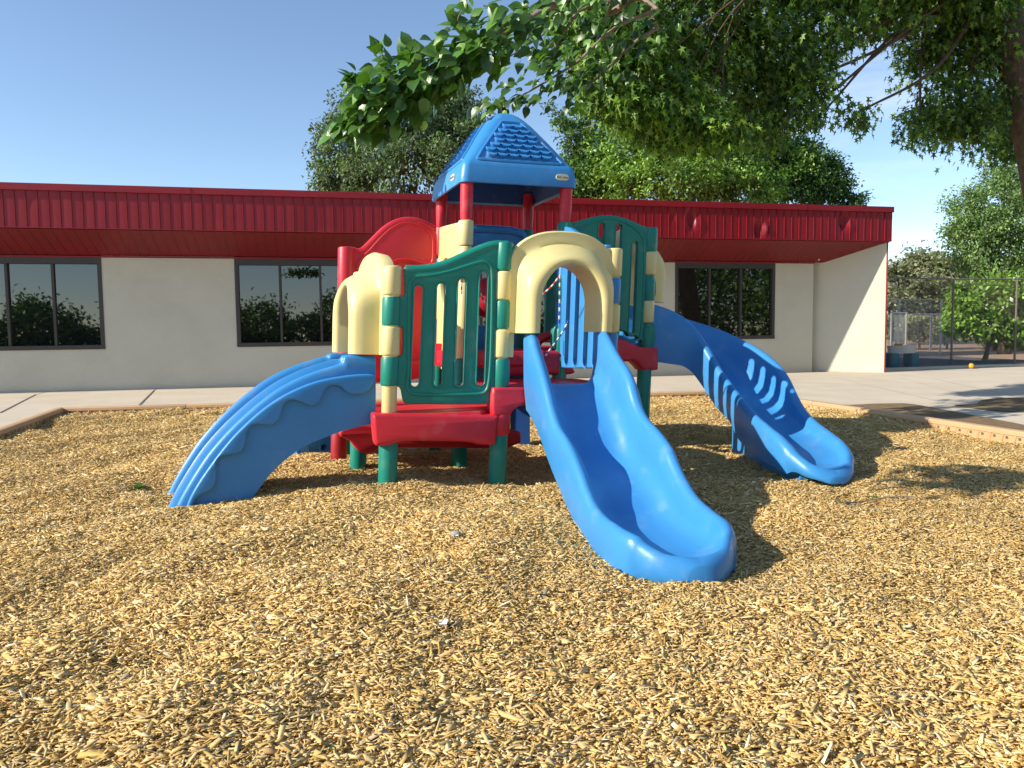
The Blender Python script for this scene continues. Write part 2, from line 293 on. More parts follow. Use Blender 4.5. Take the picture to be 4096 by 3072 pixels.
run(c0[:2], c1[:2], nb, ['tan edging board starting at the left back corner of the play area', 'tan edging board along the back, just left of the curved blue slide', 'tan edging board along the back, behind the curved blue slide', 'tan edging board along the back, hidden under the platforms', 'tan edging board along the back, seen beside the tall dark green post', 'tan edging board along the back, ending behind the spiral slide'], -1)
run(c0[:2], c0[:2]+dl*2.6, 2, ['shaded tan edging board running toward the viewer from the left back corner', 'tan edging board cut off by the left edge of the photo'], 1)
Lr = 5.6; run(c1[:2], c1[:2]+dr*Lr, 3, ['tan edging board running forward from the back corner, above the spiral slide', 'tan edging board at right whose end lies in shade', 'sunlit tan edging board cut off by the right edge of the photo'], -1)
# pavement joints
def strip(pts, wd, m, name, z=.0005, kind='structure'):
    b = MB()
    for p, q in zip(pts[:-1], pts[1:]):
        d = (q-p)[:2]; d = d/np.linalg.norm(d); n2 = np.array([-d[1], d[0]])*wd/2
        b.add([(*(p[:2]-n2), z), (*(q[:2]-n2), z), (*(q[:2]+n2), z), (*(p[:2]+n2), z)], [(0, 1, 2, 3)], m)
    return tag(b.build(name, None, None), kind=kind)
b = MB()
def jl(p, q, wd, m, b=b, z=.0008):
    d = (q-p)[:2]; d = d/np.linalg.norm(d); n2 = np.array([-d[1], d[0]])*wd/2
    b.add([(*(p[:2]-n2), z), (*(q[:2]-n2), z), (*(q[:2]+n2), z), (*(p[:2]+n2), z)], [(0, 1, 2, 3)], m)
for q in ([(0, 1510), (215, 1400), (318, 1374)], [(835, 1470), (930, 1375), (1000, 1336)]):
    P = [G(*v) for v in Y1(q)]; jl(P[0], P[1], .030, JOINT); jl(P[1], P[2], .012, JOINT)
for q in ([(1210, 20), (1860, 190)], [(600, 0), (1560, 218)], [(1460, 25), (2212, 185)]):
    P = [G(*v) for v in Y6(q)]; jl(P[0], P[1], .018, JOINTL)
for q in ([(225, 768), (470, 850)],):
    P = [G(*v) for v in Z6(q)]; jl(P[0], P[1], .02, JOINTL)
jl(BW(-14, -.22, 0), BW(14, -.22, 0), .012, JOINT); jl(BW(8.6, -.9, 0), BW(22, -1.1, 0), .012, JOINT)
tag(b.build('pavement_joint', None, None), kind='structure')
# dirt beds at the right; the farther sheet also paints a shadow's dark area
b = MB(); p1 = [G(*v)[:2] for v in Y6([(800, 243), (1000, 232), (1240, 229), (1330, 238), (1620, 290), (1900, 345), (2120, 385), (2420, 450)])]
e1 = [c1[:2]+dr*6.2+np.array([.06, .02]), c1[:2]+dr*.9+np.array([.06, .02])]
b.add([(*p, .0035) for p in p1+e1], [tuple(range(len(p1)+2))], DIRT)
p2 = [G(*v)[:2] for v in Y6([(1640, 243), (1830, 232), (1870, 205), (1960, 190), (2212, 180), (2700, 170), (2800, 330), (2212, 300), (2070, 299), (1850, 278)])]
b.add([(*p, .0035) for p in p2], [tuple(range(len(p2)))], DIRT); tag(b.build('dirt_bed_and_shade', None, None), kind='structure')
# area beyond the fence: asphalt apron and kerb
fa = np.array([8.3, 16.95, 0]); fb = fa+25*np.array([.958, .287, 0])
b = MB(); aq = [(7, 16.9), (15.6, 19.2), (14.6, 21.3), (14, 26), (12.5, 31), (7, 31)]; b.add([(p[0], p[1], -.002) for p in aq], [tuple(range(6))], ASPH); tag(b.build('asphalt_apron', None, None), kind='structure')
b = MB(); kd = (fb-fa)/np.linalg.norm(fb-fa); kn = np.array([-kd[1], kd[0], 0])
kp = [fa-kn*.12, fb-kn*.12, fb+kn*.12, fa+kn*.12]; b.prism([p[:2] for p in kp], -.05, .055, CONC); tag(b.build('kerb', None, None), kind='structure')
#--SPLIT--
# ------------------------------------------------------------------ building
bl = thing('school_building', (0, 15.4, 0), 'long low cream stucco building with deep red metal fascia and dark windows', 'building')
SL, SR = -20.0, BW(0, 0, 0)[0]   # s range
cornerB = G(3221, 1484); sB = (cornerB-BW(0, 0, 0))@bd        # back corner along the wall
wf = np.array([8.13, 16.36, 0]); ZH = 2.44; ZF0 = 2.83; ZF1 = 3.55; FO = -.88; sE = (W(3562, 900, 16.36)-BW(0, 0, 0))@bd
wins = []
def skey(sx): k = (sx-2048)/3000; Y = 15.4/(1-.2217*k); return (np.array([k*Y, Y, 0])-BW(0, 0, 0))@bd
s1 = skey(425); s2 = skey(952); s3 = skey(1462); s4 = skey(3098); wd = s3-s2
wins = [(s1-wd, s1), (s2, s3), (s3+(s2-s1), s3+(s2-s1)+wd), (s4-wd, s4)]
ZS = .755; b = MB(); TH = .12
def wq(b, sa, sb_, z0, z1, m, p=0.): b.add([BW(sa, p, z0), BW(sb_, p, z0), BW(sb_, p, z1), BW(sa, p, z1)], [(0, 1, 2, 3)], m)
e = [SL]+[v for q in wins for v in q]+[sB]
b = MB()
def wbox(b, sa, sb_, p0, p1, z0, z1, m): 
    vs = [BW(s, p, z) for s in (sa, sb_) for p in (p0, p1) for z in (z0, z1)]; b.add(vs, [(0, 1, 3, 2), (4, 6, 7, 5), (0, 4, 5, 1), (2, 3, 7, 6), (0, 2, 6, 4), (1, 5, 7, 3)], m)
for i in range(0, len(e), 2): wbox(b, e[i], e[i+1], 0, .2, -.1, ZH+.05, STUC)
for a, c in wins: wbox(b, a, c, .001, .2, -.1, ZS, STUC)
# plan of end wing: splayed wall from back corner to the fascia line
wv = (wf-cornerB)[:2]; wv /= np.linalg.norm(wv); wn = np.array([wv[1], -wv[0]])*-1; wn = wn if wn[0] > 0 else -wn
q = [cornerB[:2], wf[:2], wf[:2]+wn*.1, cornerB[:2]+wn*.1+np.array(bd[:2])*.15+np.array(bn[:2])*.2]
slope = (ZF0-ZH)/FO; zw = ZH+slope*((wf-BW(0, 0, 0))@bn)+.004
k = len(b.v); b.add([(*q[0], -.1), (*q[1], -.1), (*q[2], -.1), (*q[3], -.1), (*q[0], ZH+.004), (*q[1], zw), (*q[2], zw), (*q[3], ZH+.004)], [(0, 1, 5, 4), (1, 2, 6, 5), (2, 3, 7, 6), (3, 0, 4, 7), (4, 5, 6, 7)], STUC)
# body behind
bx = [BW(sB+.1, .22, 0), BW(sB+.1, 9, 0), BW(SL, 9, 0), BW(SL, .22, 0)]; b.prism([p[:2] for p in bx][::-1], -.1, 3.0, STUC)
b.build('wall', bl, 20)
b = MB(); c = wf[:2]+wn*.052+wv*.012; Rw = np.column_stack([[wv[0], wv[1], 0], [wn[0], wn[1], 0], [0, 0, 1.]]); b.box((*c, 1.41), (.012, .056, 1.41), METR, Rw); b.build('corner_trim', bl, None)
# roof slab, fascia, soffit
b = MB(); rq = [BW(SL, FO+.06, 0), BW(sE-.02, FO+.06, 0), BW(sE-.02, 9.2, 0), BW(SL, 9.2, 0)]; b.prism([p[:2] for p in rq], 3.05, 3.5, METR)
b.build('roof', bl, None)
b = MB(); b.box(BW((SL+sE)/2, FO-.012, ZF1-.055), ((sE-SL)/2+.02, .03, .055), METR, np.column_stack([bd, bn, [0, 0, 1.]])); b.box(BW((SL+sE)/2, FO-.018, ZF1-.108), ((sE-SL)/2+.021, .03, .006), METR, np.column_stack([bd, bn, [0, 0, 1.]]))
for sj in (-5.9, .6, 6.1): b.box(BW(sj, FO-.045, ZF1-.055), (.02, .004, .053), METR, np.column_stack([bd, bn, [0, 0, 1.]]))
b.build('roof_trim', bl, None)
pit = .172; nP = int((sE-SL)/pit); b = MB(); nz_ = 10; dent = [(BW, 0)]; dents = []
for (px, py), r, dp in ((Y4([(535, 345)])[0], 0.13, .115), (Y4([(590, 390)])[0], .10, -.03), (Y4([(1075, 440)])[0], 0.12, .12), (Y4([(1130, 430)])[0], .07, -.045), (Y4([(1765, 360)])[0], 0.13, .12), (Y4([(1810, 400)])[0], .09, -.02), (Y4([(380, 330)])[0], .06, .03), (Y1([(200, 235)])[0], .06, .02)):
    d = ray(px, py); o = BW(0, FO, 0); t_ = ((o-CAM)@bn)/(d@bn); X = CAM+d*t_; dents.append(((X-o)@bd, X[2], r, dp))
cols = []; prof = [(0., -.014), (.008, -.014), (.014, 0), (.5*pit, -.006), (pit-.003, .0)]
rngf = random.Random(3); bk = MB(); Rb = np.column_stack([bd, bn, [0, 0, 1.]]); bk.box(BW((SL+sE)/2, FO+.135, 3.17), ((sE-SL)/2-.02, .012, .33), METR, Rb); bk.build('fascia_light_stop', bl, None)  # unseen board added to stop sun leaking in above the dents
for i in range(nP+1):
    jit = rngf.uniform(-.004, .004); w_ = rngf.uniform(-.005, .006)
    for (a, o) in prof:
        s = sE-(nP-i)*pit+a-.0; 
        if s > sE: continue
        cl_ = []
        for j in range(nz_+1):
            z = ZF0+(ZF1-.11-ZF0)*j/nz_; dd = o+(w_*(a/pit) if a > .01 else 0)
            for (ds, dz, r, dp) in dents: dd += dp*math.exp(-((s-ds)/(r*.62))**2-((z-dz)/(r*1.35))**2)
            cl_.append(BW(s, FO+dd, z))
        cols.append(cl_)
b.loft(cols, METR, closed=False); b.build('fascia', bl, 25)
b = MB(); b.box(BW(sE-.001, FO+.42, 3.17), (.008, .42, .335), METR, np.column_stack([bd, bn, [0, 0, 1.]])); b.box(BW((SL+sE)/2, FO+.02, ZF0-.004), ((sE-SL)/2, .03, .010), METR, np.column_stack([bd, bn, [0, 0, 1.]])); b.build('fascia_edge', bl, None)
# soffit boards
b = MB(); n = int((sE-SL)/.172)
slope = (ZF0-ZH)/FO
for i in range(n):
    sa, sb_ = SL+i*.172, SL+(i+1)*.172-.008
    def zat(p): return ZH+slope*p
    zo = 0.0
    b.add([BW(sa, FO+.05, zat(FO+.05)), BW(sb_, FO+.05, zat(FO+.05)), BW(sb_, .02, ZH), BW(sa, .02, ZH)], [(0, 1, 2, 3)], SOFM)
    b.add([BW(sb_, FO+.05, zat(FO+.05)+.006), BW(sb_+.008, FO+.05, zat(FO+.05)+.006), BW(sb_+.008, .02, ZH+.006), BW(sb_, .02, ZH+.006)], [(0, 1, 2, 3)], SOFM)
b.add([BW(SL, FO+.06, ZH+slope*(FO+.06)+.014), BW(sE, FO+.06, ZH+slope*(FO+.06)+.014), BW(sE, .18, ZH-slope*.18+.014), BW(SL, .18, ZH-slope*.18+.014)], [(0, 1, 2, 3)], SOFM)  # unseen sheet added above the boards to close sun leaks
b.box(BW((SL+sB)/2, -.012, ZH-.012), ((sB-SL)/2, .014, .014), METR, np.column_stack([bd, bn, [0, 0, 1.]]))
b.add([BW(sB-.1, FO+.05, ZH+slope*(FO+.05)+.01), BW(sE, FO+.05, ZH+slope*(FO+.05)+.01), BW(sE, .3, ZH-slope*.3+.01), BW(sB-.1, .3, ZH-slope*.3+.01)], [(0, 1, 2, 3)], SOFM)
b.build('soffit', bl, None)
labsw = ['left window reaching the edge of the photo', None, None, None]
for wi, (a, c) in enumerate(wins):
    fr = MB(); t = .055
    wbox(fr, a, c, -.012, .10, ZH-.14, ZH-.004, FRAME); wbox(fr, a, c, -.022, .10, ZS-.001, ZS+.075, FRAME)
    wbox(fr, a, a+t+.015, -.012, .10, ZS+.075, ZH-.14, FRAME); wbox(fr, c-t-.015, c, -.012, .10, ZS+.075, ZH-.14, FRAME)
    fo = fr.build('window', bl, None)
    pn = MB(); k = 3; wdp = (c-a-2*t-.03)/k
    for i in range(k):
        x0 = a+t+.015+i*wdp
        # each pane its own tiny tilt so that reflections do not line up
        tz = rngf.uniform(-.004, .004); dz = .05+(.01 if i == 1 else 0)
        pn.add([BW(x0, dz+tz, ZS+.07), BW(x0+wdp, dz-tz, ZS+.07), BW(x0+wdp, dz-tz+.006, ZH-.13), BW(x0, dz+tz+.006, ZH-.13)], [(0, 1, 2, 3)], GLASS)
    po = pn.build('pane', bl, None); po.parent = fo
    mu = MB()
    for i in range(1, k): x0 = a+t+.015+i*wdp; wbox(mu, x0-.022, x0+.022, .005, .075, ZS+.075, ZH-.14, FRAME)
    mo = mu.build('mullion', bl, None); mo.parent = fo
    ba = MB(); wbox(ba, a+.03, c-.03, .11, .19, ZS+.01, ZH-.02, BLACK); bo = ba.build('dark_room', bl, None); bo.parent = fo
# ------------------------------------------------------------------ play structure
A = (-.775, 4.55); B = (-.105, 4.765); D = (.62, 5.03); FL = (-.40, 5.5); FR = (.335, 5.765); CC = (1.052, 6.115); E = (-1.1, 5.26); GG = (-1.37, 5.97); BLp = (-.65, 6.235); BRp = (.066, 6.5); CR = (.80, 6.83)
PS = thing('play_structure', (-.1, 5.6, 0), 'moulded plastic climber with blue slides, red decks and a blue peaked roof', 'playset')
def ax(P, z): return np.array([P[0]+LEAN*z, P[1], z])
def part(name, b, sm=35, parent=None): return b.build(name, parent or PS, sm)
def zp(P, sy):   # height on post P whose image row is sy (source px)
    lo, hi = -.5, 4
    for _ in range(40):
        m_ = (lo+hi)/2; v = ax(P, m_)-CAM; y = 1536-f*(v@_U)/(v@_F)
        if y > sy: lo = m_
        else: hi = m_
    return lo
def platepart(name, fr, outline, holes, th, bev, m, off=0., it=2, extra=None, sm=40, parent=None):
    v, fc = plate(fr, outline, holes, th, bev, off, it); b = MB(); b.add(v, fc, m)
    me = b.mesh(name); weld(me)
    if extra:
        b2 = MB(); extra(b2); m2 = b2.mesh('x'); bm = bmesh.new(); bm.from_mesh(me); k = len(me.materials)
        idx = []
        for mm_ in m2.materials:
            if mm_.name in [x.name for x in me.materials]: idx.append([x.name for x in me.materials].index(mm_.name))
            else: me.materials.append(mm_); idx.append(len(me.materials)-1)
        for p in m2.polygons: p.material_index = idx[p.material_index]
        bm.from_mesh(m2); bm.to_mesh(me); bm.free(); bpy.data.meshes.remove(m2)
    return link(name, me, parent or PS, sm)
def fpts(fr, loc2, off): return [fr.P(p, off) for p in loc2]
# -- posts
def post(P, z1, m, r=.058, z0=-.15): b = MB(); b.knuckle(P, z0, z1, r, m, rd=.008); return part('post', b)
post(A, .40, GREEN); post(B, .34, GREEN); post(D, .60, GREEN); post(FL, .8, GREEN); post(FR, .8, GREEN, .055); post(CC, .80, GREEN); post(E, .30, GREEN); post(GG, .30, GREEN); post(BLp, .8, GREEN, .055); post(CR, .80, GREEN); post(D, .62, DBLUE, .052, .59)
b = MB(); b.box((*BRp, .33), (.085, .06, .38), DBLUE); part('blue_foot_panel', b)
# -- decks
def deck(pts, z, th, m, grow=.075, name='deck'):
    c = np.mean(np.array(pts), 0); q = []
    for p in pts: v = np.array(p)-c; q.append(c+v*(1+grow/np.linalg.norm(v)*1.2)+np.array([LEAN*z, 0]))
    q = chaikin(q, 1); b = MB(); n = len(q)
    secs = [[(p[0]*k+cx_*(1-k), p[1]*k+cy_*(1-k), zz_) for p in q] for (k, zz_, cx_, cy_) in ((.97, z-th, *(c+[LEAN*z, 0])), (1., z-th+.02, 0, 0), (1., z-.012, 0, 0), (.985, z, *(c+[LEAN*z, 0])))]
    b.loft(secs, m); return part(name, b, 30)
deck([A, B, FL, E], .50, .09, RED); deck([B, D, FR, FL], .635, .08, RED); deck([FL, FR, BRp, BLp], .85, .12, RED); deck([FR, CC, CR, BRp], .865, .12, RED); deck([E, FL, BLp, GG], .35, .12, RED)
# front beam under the low deck
fAB = Frame(A, B); off = .10
if fAB.n[1] > 0: fAB = Frame(A, B, flip=-1)
def F_(P, Q):
    fr = Frame(P, Q)
    if fr.n[1] > 0: fr = Frame(P, Q, flip=-1)
    return fr
o = fAB.locs(Z4([(1735, 705), (1745, 692), (1790, 690), (2100, 692), (2560, 700), (2705, 702), (2712, 720), (2705, 760), (2695, 920), (2680, 936), (2560, 934), (2500, 912), (2300, 905), (2000, 905), (1920, 915), (1880, 938), (1770, 944), (1752, 930), (1742, 830)]), .07)
platepart('deck_beam', fAB, o, [], .13, .022, RED, off=.03, it=1)
for P in (A, B): b = MB(); b.knuckle(P, .335, .49, .072, RED, rd=.02); part('beam_socket', b)
fBD = F_(B, D)
o = fBD.locs([(1966, 1556), (1975, 1548), (2085, 1548), (2200, 1556), (2420, 1568), (2480, 1575), (2485, 1660), (2300, 1640), (2150, 1618), (2085, 1620), (2050, 1640), (2038, 1668), (1972, 1668), (1964, 1650)], .05)
platepart('deck_beam', fBD, o, [], .12, .02, RED, off=.01, it=1)
b = MB(); b.knuckle(B, .34, zp(B, 1660), .062, RED, rd=.01); part('post_sleeve', b)
fFC = F_(FR, CC)
o = fFC.locs(Z3([(1200, 1095), (1240, 1110), (1300, 1125), (1400, 1165), (1450, 1190), (1590, 1190), (1605, 1205), (1608, 1380), (1595, 1396), (1465, 1398), (1450, 1370), (1400, 1320), (1320, 1290), (1225, 1278), (900, 1300), (800, 1330), (790, 1200), (850, 1130), (1000, 1095)]), .03)
platepart('arched_beam', fFC, o, [], .13, .025, RED, off=.0, it=1)
fGE = F_(E, FL)
o = fGE.locs(Z4([(1478, 835), (1500, 815), (1590, 780), (1640, 775), (1740, 790), (2300, 790), (2900, 800), (2900, 960), (2500, 965), (1790, 960), (1750, 1003), (1625, 1005), (1600, 960), (1560, 905), (1510, 880), (1485, 875)]), .06)
platepart('step_beam', fGE, o, [], .12, .02, RED, off=.0, it=1)
b = MB(); b.knuckle((-1.32, 5.62), -.05, .28, .06, DKRED); part('red_peg', b)
# risers and red fittings seen through the openings
fFF = F_(FL, FR)
o = fFF.locs(Z3([(590, 1222), (745, 1222), (757, 1240), (757, 1300), (880, 1400), (835, 1435), (600, 1435), (300, 1440), (200, 1440), (195, 1230)]), 0)
platepart('riser', fFF, o, [], .10, .02, RED, it=1)
b = MB(); pts = [W(1900+x/2.2122, 850+y/2.2122, 5.9) for x, y in ((545, 1165), (570, 1130), (620, 1100), (690, 1078), (760, 1072), (860, 1090))]; b.tube(cr(pts, 5), .035, RED, 10); part('grab_bar', b)
for (x0, y0, x1, y1, Y) in ((1135, 1125, 1222, 1335, 6.0), (1345, 1170, 1420, 1320, 5.75)):
    b = MB(); a_ = W(1250+x0/2.37, 900+y0/2.37, Y); c_ = W(1250+x1/2.37, 900+y1/2.37, Y); b.box((a_+c_)/2+np.array([0, .05, 0]), ((c_[0]-a_[0])/2, .05, (a_[2]-c_[2])/2), RED); part('red_block', b, 30)
# -- low slotted gate panel (front left)
zgA = [zp(A, v) for v in (1660, 1546, 1543, 1426, 1422, 1306, 1303, 1187, 1182, 1064)]
kB = [900+v/2.37 for v in (1659, 1540, 1535, 1266, 1258, 990, 985, 715, 712, 440, 435, 165)]; zgB = [zp(B, v) for v in kB]
def gate_extra(b):
    rp = fAB.locs(Z2([(912, 1400), (915, 900), (918, 600), (930, 530), (965, 495), (1010, 486), (1150, 474), (1300, 440), (1450, 392), (1590, 348), (1640, 345), (1685, 375), (1705, 430), (1705, 700), (1700, 1000), (1688, 1350), (1670, 1520), (1645, 1580), (1600, 1605), (1300, 1612), (970, 1608), (915, 1585), (893, 1530), (900, 1470)]), .03)
    q = chaikin(rp, 2); q.append(q[0]); b.tube(fpts(fAB, q, .026), .011, GREEN, 8, caps=False)
    for k, (t0, t1) in enumerate((((1000, 615), (965, 1490)), ((1212, 595), (1180, 1490)), ((1412, 550), (1378, 1487)), ((1615, 483), (1582, 1480)))):
        a_, c_ = fAB.locs(Z2([t0, t1]), .0); sl_ = slot(a_, c_, .0297); sl_.append(sl_[0]); b.tube(fpts(fAB, sl_, .024), .006, GREEN, 6, caps=False)
    tp = fAB.locs(Z2([(885, 428), (1000, 428), (1150, 412), (1300, 365), (1450, 298), (1600, 232), (1720, 195), (1850, 195)]), .0); b.tube(fpts(fAB, list(cr(tp, 4)), .0), .031, GREEN, 12)
    for i in (2, 6): b.knuckle(A, zgA[i], zgA[i+1], .056, GREEN)
    for i in (2, 6, 10): b.knuckle(B, zgB[i], zgB[i+1], .056, GREEN)
o = fAB.locs(Z2([(862, 420), (866, 404), (885, 400), (1000, 400), (1150, 385), (1300, 335), (1450, 270), (1600, 205), (1720, 165), (1850, 160), (1905, 180), (1918, 250), (1905, 425), (1890, 436), (1795, 440), (1765, 452), (1758, 490), (1752, 670), (1760, 700), (1790, 716), (1885, 720), (1885, 985), (1770, 988), (1742, 1000), (1735, 1040), (1728, 1220), (1740, 1250), (1770, 1264), (1865, 1268), (1862, 1534), (1720, 1538), (1694, 1550), (1688, 1600), (1675, 1680), (1655, 1697), (1300, 1700), (890, 1694), (862, 1680), (848, 1620), (838, 1560), (820, 1535), (780, 1526), (720, 1524), (720, 1246), (820, 1244), (845, 1230), (853, 1190), (855, 1010), (845, 970), (815, 956), (735, 955), (735, 680), (845, 678), (866, 660), (872, 620), (868, 520)]), 0)
hs = []
for t0, t1 in (((1000, 615), (965, 1490)), ((1212, 595), (1180, 1490)), ((1412, 550), (1378, 1487)), ((1615, 483), (1582, 1480))):
    a_, c_ = fAB.locs(Z2([t0, t1]), 0); hs.append(slot(a_, c_, .0300))
platepart('slotted_panel', fAB, o, hs, .05, .010, GREEN, it=1, extra=gate_extra)['label'] = 'green panel whose top edge sweeps up to the right'
GATE_LOC = [(p[0], p[1]) for p in o]
# -- arched slotted panel (green, right) in local coordinates so that it can be reused
def arched_panel(P, Q, zd, m, name='slotted_panel', zs=1.):
    """deck height zd; outline from the right-hand green panel"""
    fr = F_(P, Q); LL = fr.L
    R_ = F_(FR, CC); src = Z3([(800, 140), (850, 130), (930, 80), (1000, 45), (1100, 28), (1210, 28), (1300, 45), (1400, 85), (1480, 125), (1540, 132), (1598, 140), (1606, 160), (1604, 330), (1590, 346), (1525, 350), (1502, 365), (1498, 400), (1498, 510), (1505, 550), (1530, 566), (1590, 572), (1590, 768), (1520, 775), (1496, 790), (1492, 820), (1490, 940), (1498, 968), (1520, 978), (1585, 982), (1584, 1178), (1520, 1190), (1490, 1180), (1455, 1130), (1400, 1085), (1300, 1048), (1200, 1035), (1000, 1035), (850, 1050)])
    q = R_.locs(src, 0); q = [np.array([p[0]/R_.L*LL, zd+(p[1]-.865)*zs]) for p in q]
    # mirror the right-hand knuckle pattern onto the left end
    right = [p for p in q if p[0] > .5*LL]; top = [p for p in right if True]
    i0 = max(range(len(q)), key=lambda i: q[i][1]); seq = q[i0:]; seq = [p for p in seq if p[0] > LL*.5]
    mir = [np.array([LL-p[0], p[1]]) for p in seq][::-1]; outl = mir+seq
    hs = []
    for u_, t_, lo in ((.20, .80, .12), (.40, .93, .12), (.60, .93, .12), (.80, .80, .12)):
        hs.append(slot((u_*LL, zd+t_*zs), (u_*LL, zd+lo*zs), .034))
    def ex(b):
        rp = [np.array([.08, .07]), np.array([.08, .5]), np.array([.085, .84]), np.array([.2, .93]), np.array([.36, .985]), np.array([.5, 1.0]), np.array([.64, .985]), np.array([.8, .93]), np.array([.915, .84]), np.array([.92, .5]), np.array([.92, .07]), np.array([.86, .04]), np.array([.5, .035]), np.array([.14, .04])]
        q2 = chaikin([np.array([p[0]*LL, zd+p[1]*zs]) for p in rp], 2); q2.append(q2[0]); b.tube(fpts(fr, q2, .024), .009, m, 8, caps=False); b.tube(fpts(fr, q2, -.024), .009, m, 8, caps=False)
        for a_ in hs: b.tube(fpts(fr, list(a_)+[a_[0]], .024), .005, m, 6, caps=False)
        tp = [p-np.array([0, .03]) for p in outl if p[1] > zd+.93*zs and .02*LL < p[0] < .98*LL]; b.tube(fpts(fr, tp, 0), .028, m, 10)
        for z0, z1 in ((.76, .95), (.35, .54), (-.04, .15)):
            b.knuckle(P, zd+z0*zs, zd+z1*zs, .055, m); b.knuckle(Q, zd+z0*zs, zd+z1*zs, .055, m)
    return platepart(name, fr, outl, hs, .05, .010, m, it=1, extra=ex)
arched_panel(FR, CC, .865, GREEN)['label'] = 'green panel with an arched top'
arched_panel(BRp, CR, .865, GREEN)['label'] = 'green panel at the back, in shade'
# -- blue slotted panel between D and FR, seen through the front arch
def sweep_panel(P, Q, zd, rise, m):
    fr = F_(P, Q); LL = fr.L; k = LL/fAB.L; q = []
    for s, z in GATE_LOC: q.append((s*k, zd+(z-.5)+rise*(s/fAB.L)*max(0, min(1, (z-.75)/.6))))
    hs = [slot((u_*LL, zd+tz), (u_*LL+.0, zd+.10), .040) for u_, tz in ((.21, .80), (.40, .84), (.60, .92), (.79, .98))]
    def ex(b):
        for a_ in hs:
            for o_ in (.022, -.022): b.tube(fpts(fr, list(a_)+[a_[0]], o_), .006, m, 6, caps=False)
    for z0, z1 in ((.90, 1.11), (.45, .67)): b.knuckle(Q, zd+z0, zd+z1, .055, m)
    return platepart('slotted_panel', fr, q, hs, .05, .010, m, it=1, extra=ex)
o_ = sweep_panel(D, FR, .675, .05, BLUE); o_['label'] = 'blue panel seen through the cream arch'
# -- red arched panel at the back left
fGB = F_(GG, BLp)
o = fGB.locs(Z1([(136, 1110), (140, 1092), (165, 1083), (205, 1086), (240, 1098), (270, 1088), (300, 1062), (360, 1000), (430, 932), (500, 888), (570, 866), (640, 864), (700, 876), (760, 905), (805, 930), (850, 942), (850, 1095), (828, 1110), (820, 1140), (815, 1250), (810, 1330), (840, 1345), (835, 1530), (805, 1545), (800, 1700), (800, 2000), (790, 2050), (150, 2100), (130, 2050), (130, 1700), (134, 1300)]), 0)
hole = fGB.locs(Z1([(520, 1500), (500, 1240), (500, 1215), (530, 1195), (600, 1190), (680, 1205), (740, 1215), (770, 1225), (775, 1500), (770, 1900), (650, 1930), (540, 1930)]), 0)
def redex(b):
    rp = fGB.locs(Z1([(235, 1380), (235, 1240), (260, 1180), (330, 1110), (420, 1010), (510, 935), (600, 905), (700, 925), (760, 960), (792, 1010), (798, 1080), (795, 1180), (770, 1208), (700, 1198), (640, 1178), (570, 1172), (500, 1190), (470, 1250), (460, 1500)]), .03)
    b.tube(fpts(fGB, list(cr(rp, 4)), .024), .011, RED, 8)
    tp = fGB.locs(Z1([(150, 1112), (205, 1112), (245, 1122), (290, 1105), (370, 1025), (440, 958), (510, 914), (575, 893), (640, 890), (700, 902), (760, 930), (810, 956)]), 0); b.tube(fpts(fGB, list(cr(tp, 4)), 0), .03, RED, 10)
    b.knuckle(GG, 1.0, zp(GG, Z1([(0, 1085)])[0][1]), .062, RED); b.knuckle(BLp, 1.62, zp(BLp, Z1([(0, 938)])[0][1]), .055, RED)
platepart('arched_panel', fGB, o, [chaikin(hole, 2)], .05, .012, RED, it=1, extra=redex)
b = MB(); hc = chaikin(hole, 1); cxy = np.mean(np.array(hc), 0)
b.loft([fpts(fGB, hc, -.02), fpts(fGB, hc, -.12), fpts(fGB, [cxy+(p-cxy)*.9 for p in hc], -.2), fpts(fGB, [cxy+(p-cxy)*.3 for p in hc], -.24)], RED); part('crawl_bubble', b)
b = MB(); b.knuckle(GG, .3, 1.0, .055, RED); part('post_sleeve', b)
# -- cream panel with a round hole (between BL and FL)
fBF = Frame(BLp, FL); 
if fBF.n[0] > 0: fBF = Frame(BLp, FL, flip=-1)
o = fBF.locs(Z1([(840, 985), (850, 950), (875, 935), (1000, 903), (1035, 893), (1046, 896), (1050, 910), (1050, 950), (1046, 1064), (1030, 1075), (1024, 1110), (1020, 1180), (1018, 1450), (1010, 1700), (1005, 1950), (960, 2010), (850, 1980), (828, 1900), (828, 1700), (832, 1300), (838, 1110)]), 0)
a_, c_ = fBF.locs(Z1([(868, 1210), (948, 1210)]), 0); rr = abs(c_[0]-a_[0])/2; cc_ = (a_+c_)/2; hz_ = fBF.loc(*Z1([(905, 1170)])[0], 0)[1]
hole = [cc_*np.array([1, 0])+np.array([0, hz_-rr])+rr*np.array([math.cos(t), math.sin(t)]) for t in np.linspace(0, 2*math.pi, 24, endpoint=False)]
def crex(b):
    rp = fBF.locs(Z1([(862, 1150), (865, 1010), (885, 975), (990, 945), (1005, 965), (1005, 1100), (1000, 1350)]), .02); b.tube(fpts(fBF, list(cr(rp, 4)), .022), .007, CREAM, 8)
    z = [zp(FL, Z1([(0, v)])[0][1]) for v in (1075, 888, 1270, 1080)]; b.knuckle(FL, z[0], z[1], .056, CREAM); b.knuckle(FL, z[2], z[3], .052, CREAM); b.knuckle(BLp, 1.1, 1.35, .055, CREAM)
platepart('holed_panel', fBF, o, [hole], .05, .012, CREAM, it=1, extra=crex)
b = MB(); b.knuckle(FL, .8, 1.35, .046, CREAM); part('post_sleeve', b)
b = MB(); b.knuckle(BLp, .8, 1.1, .05, BLUE); part('post_sleeve', b)
b = MB(); b.knuckle(BLp, 1.36, 1.6, .05, BLUE); part('post_sleeve', b)
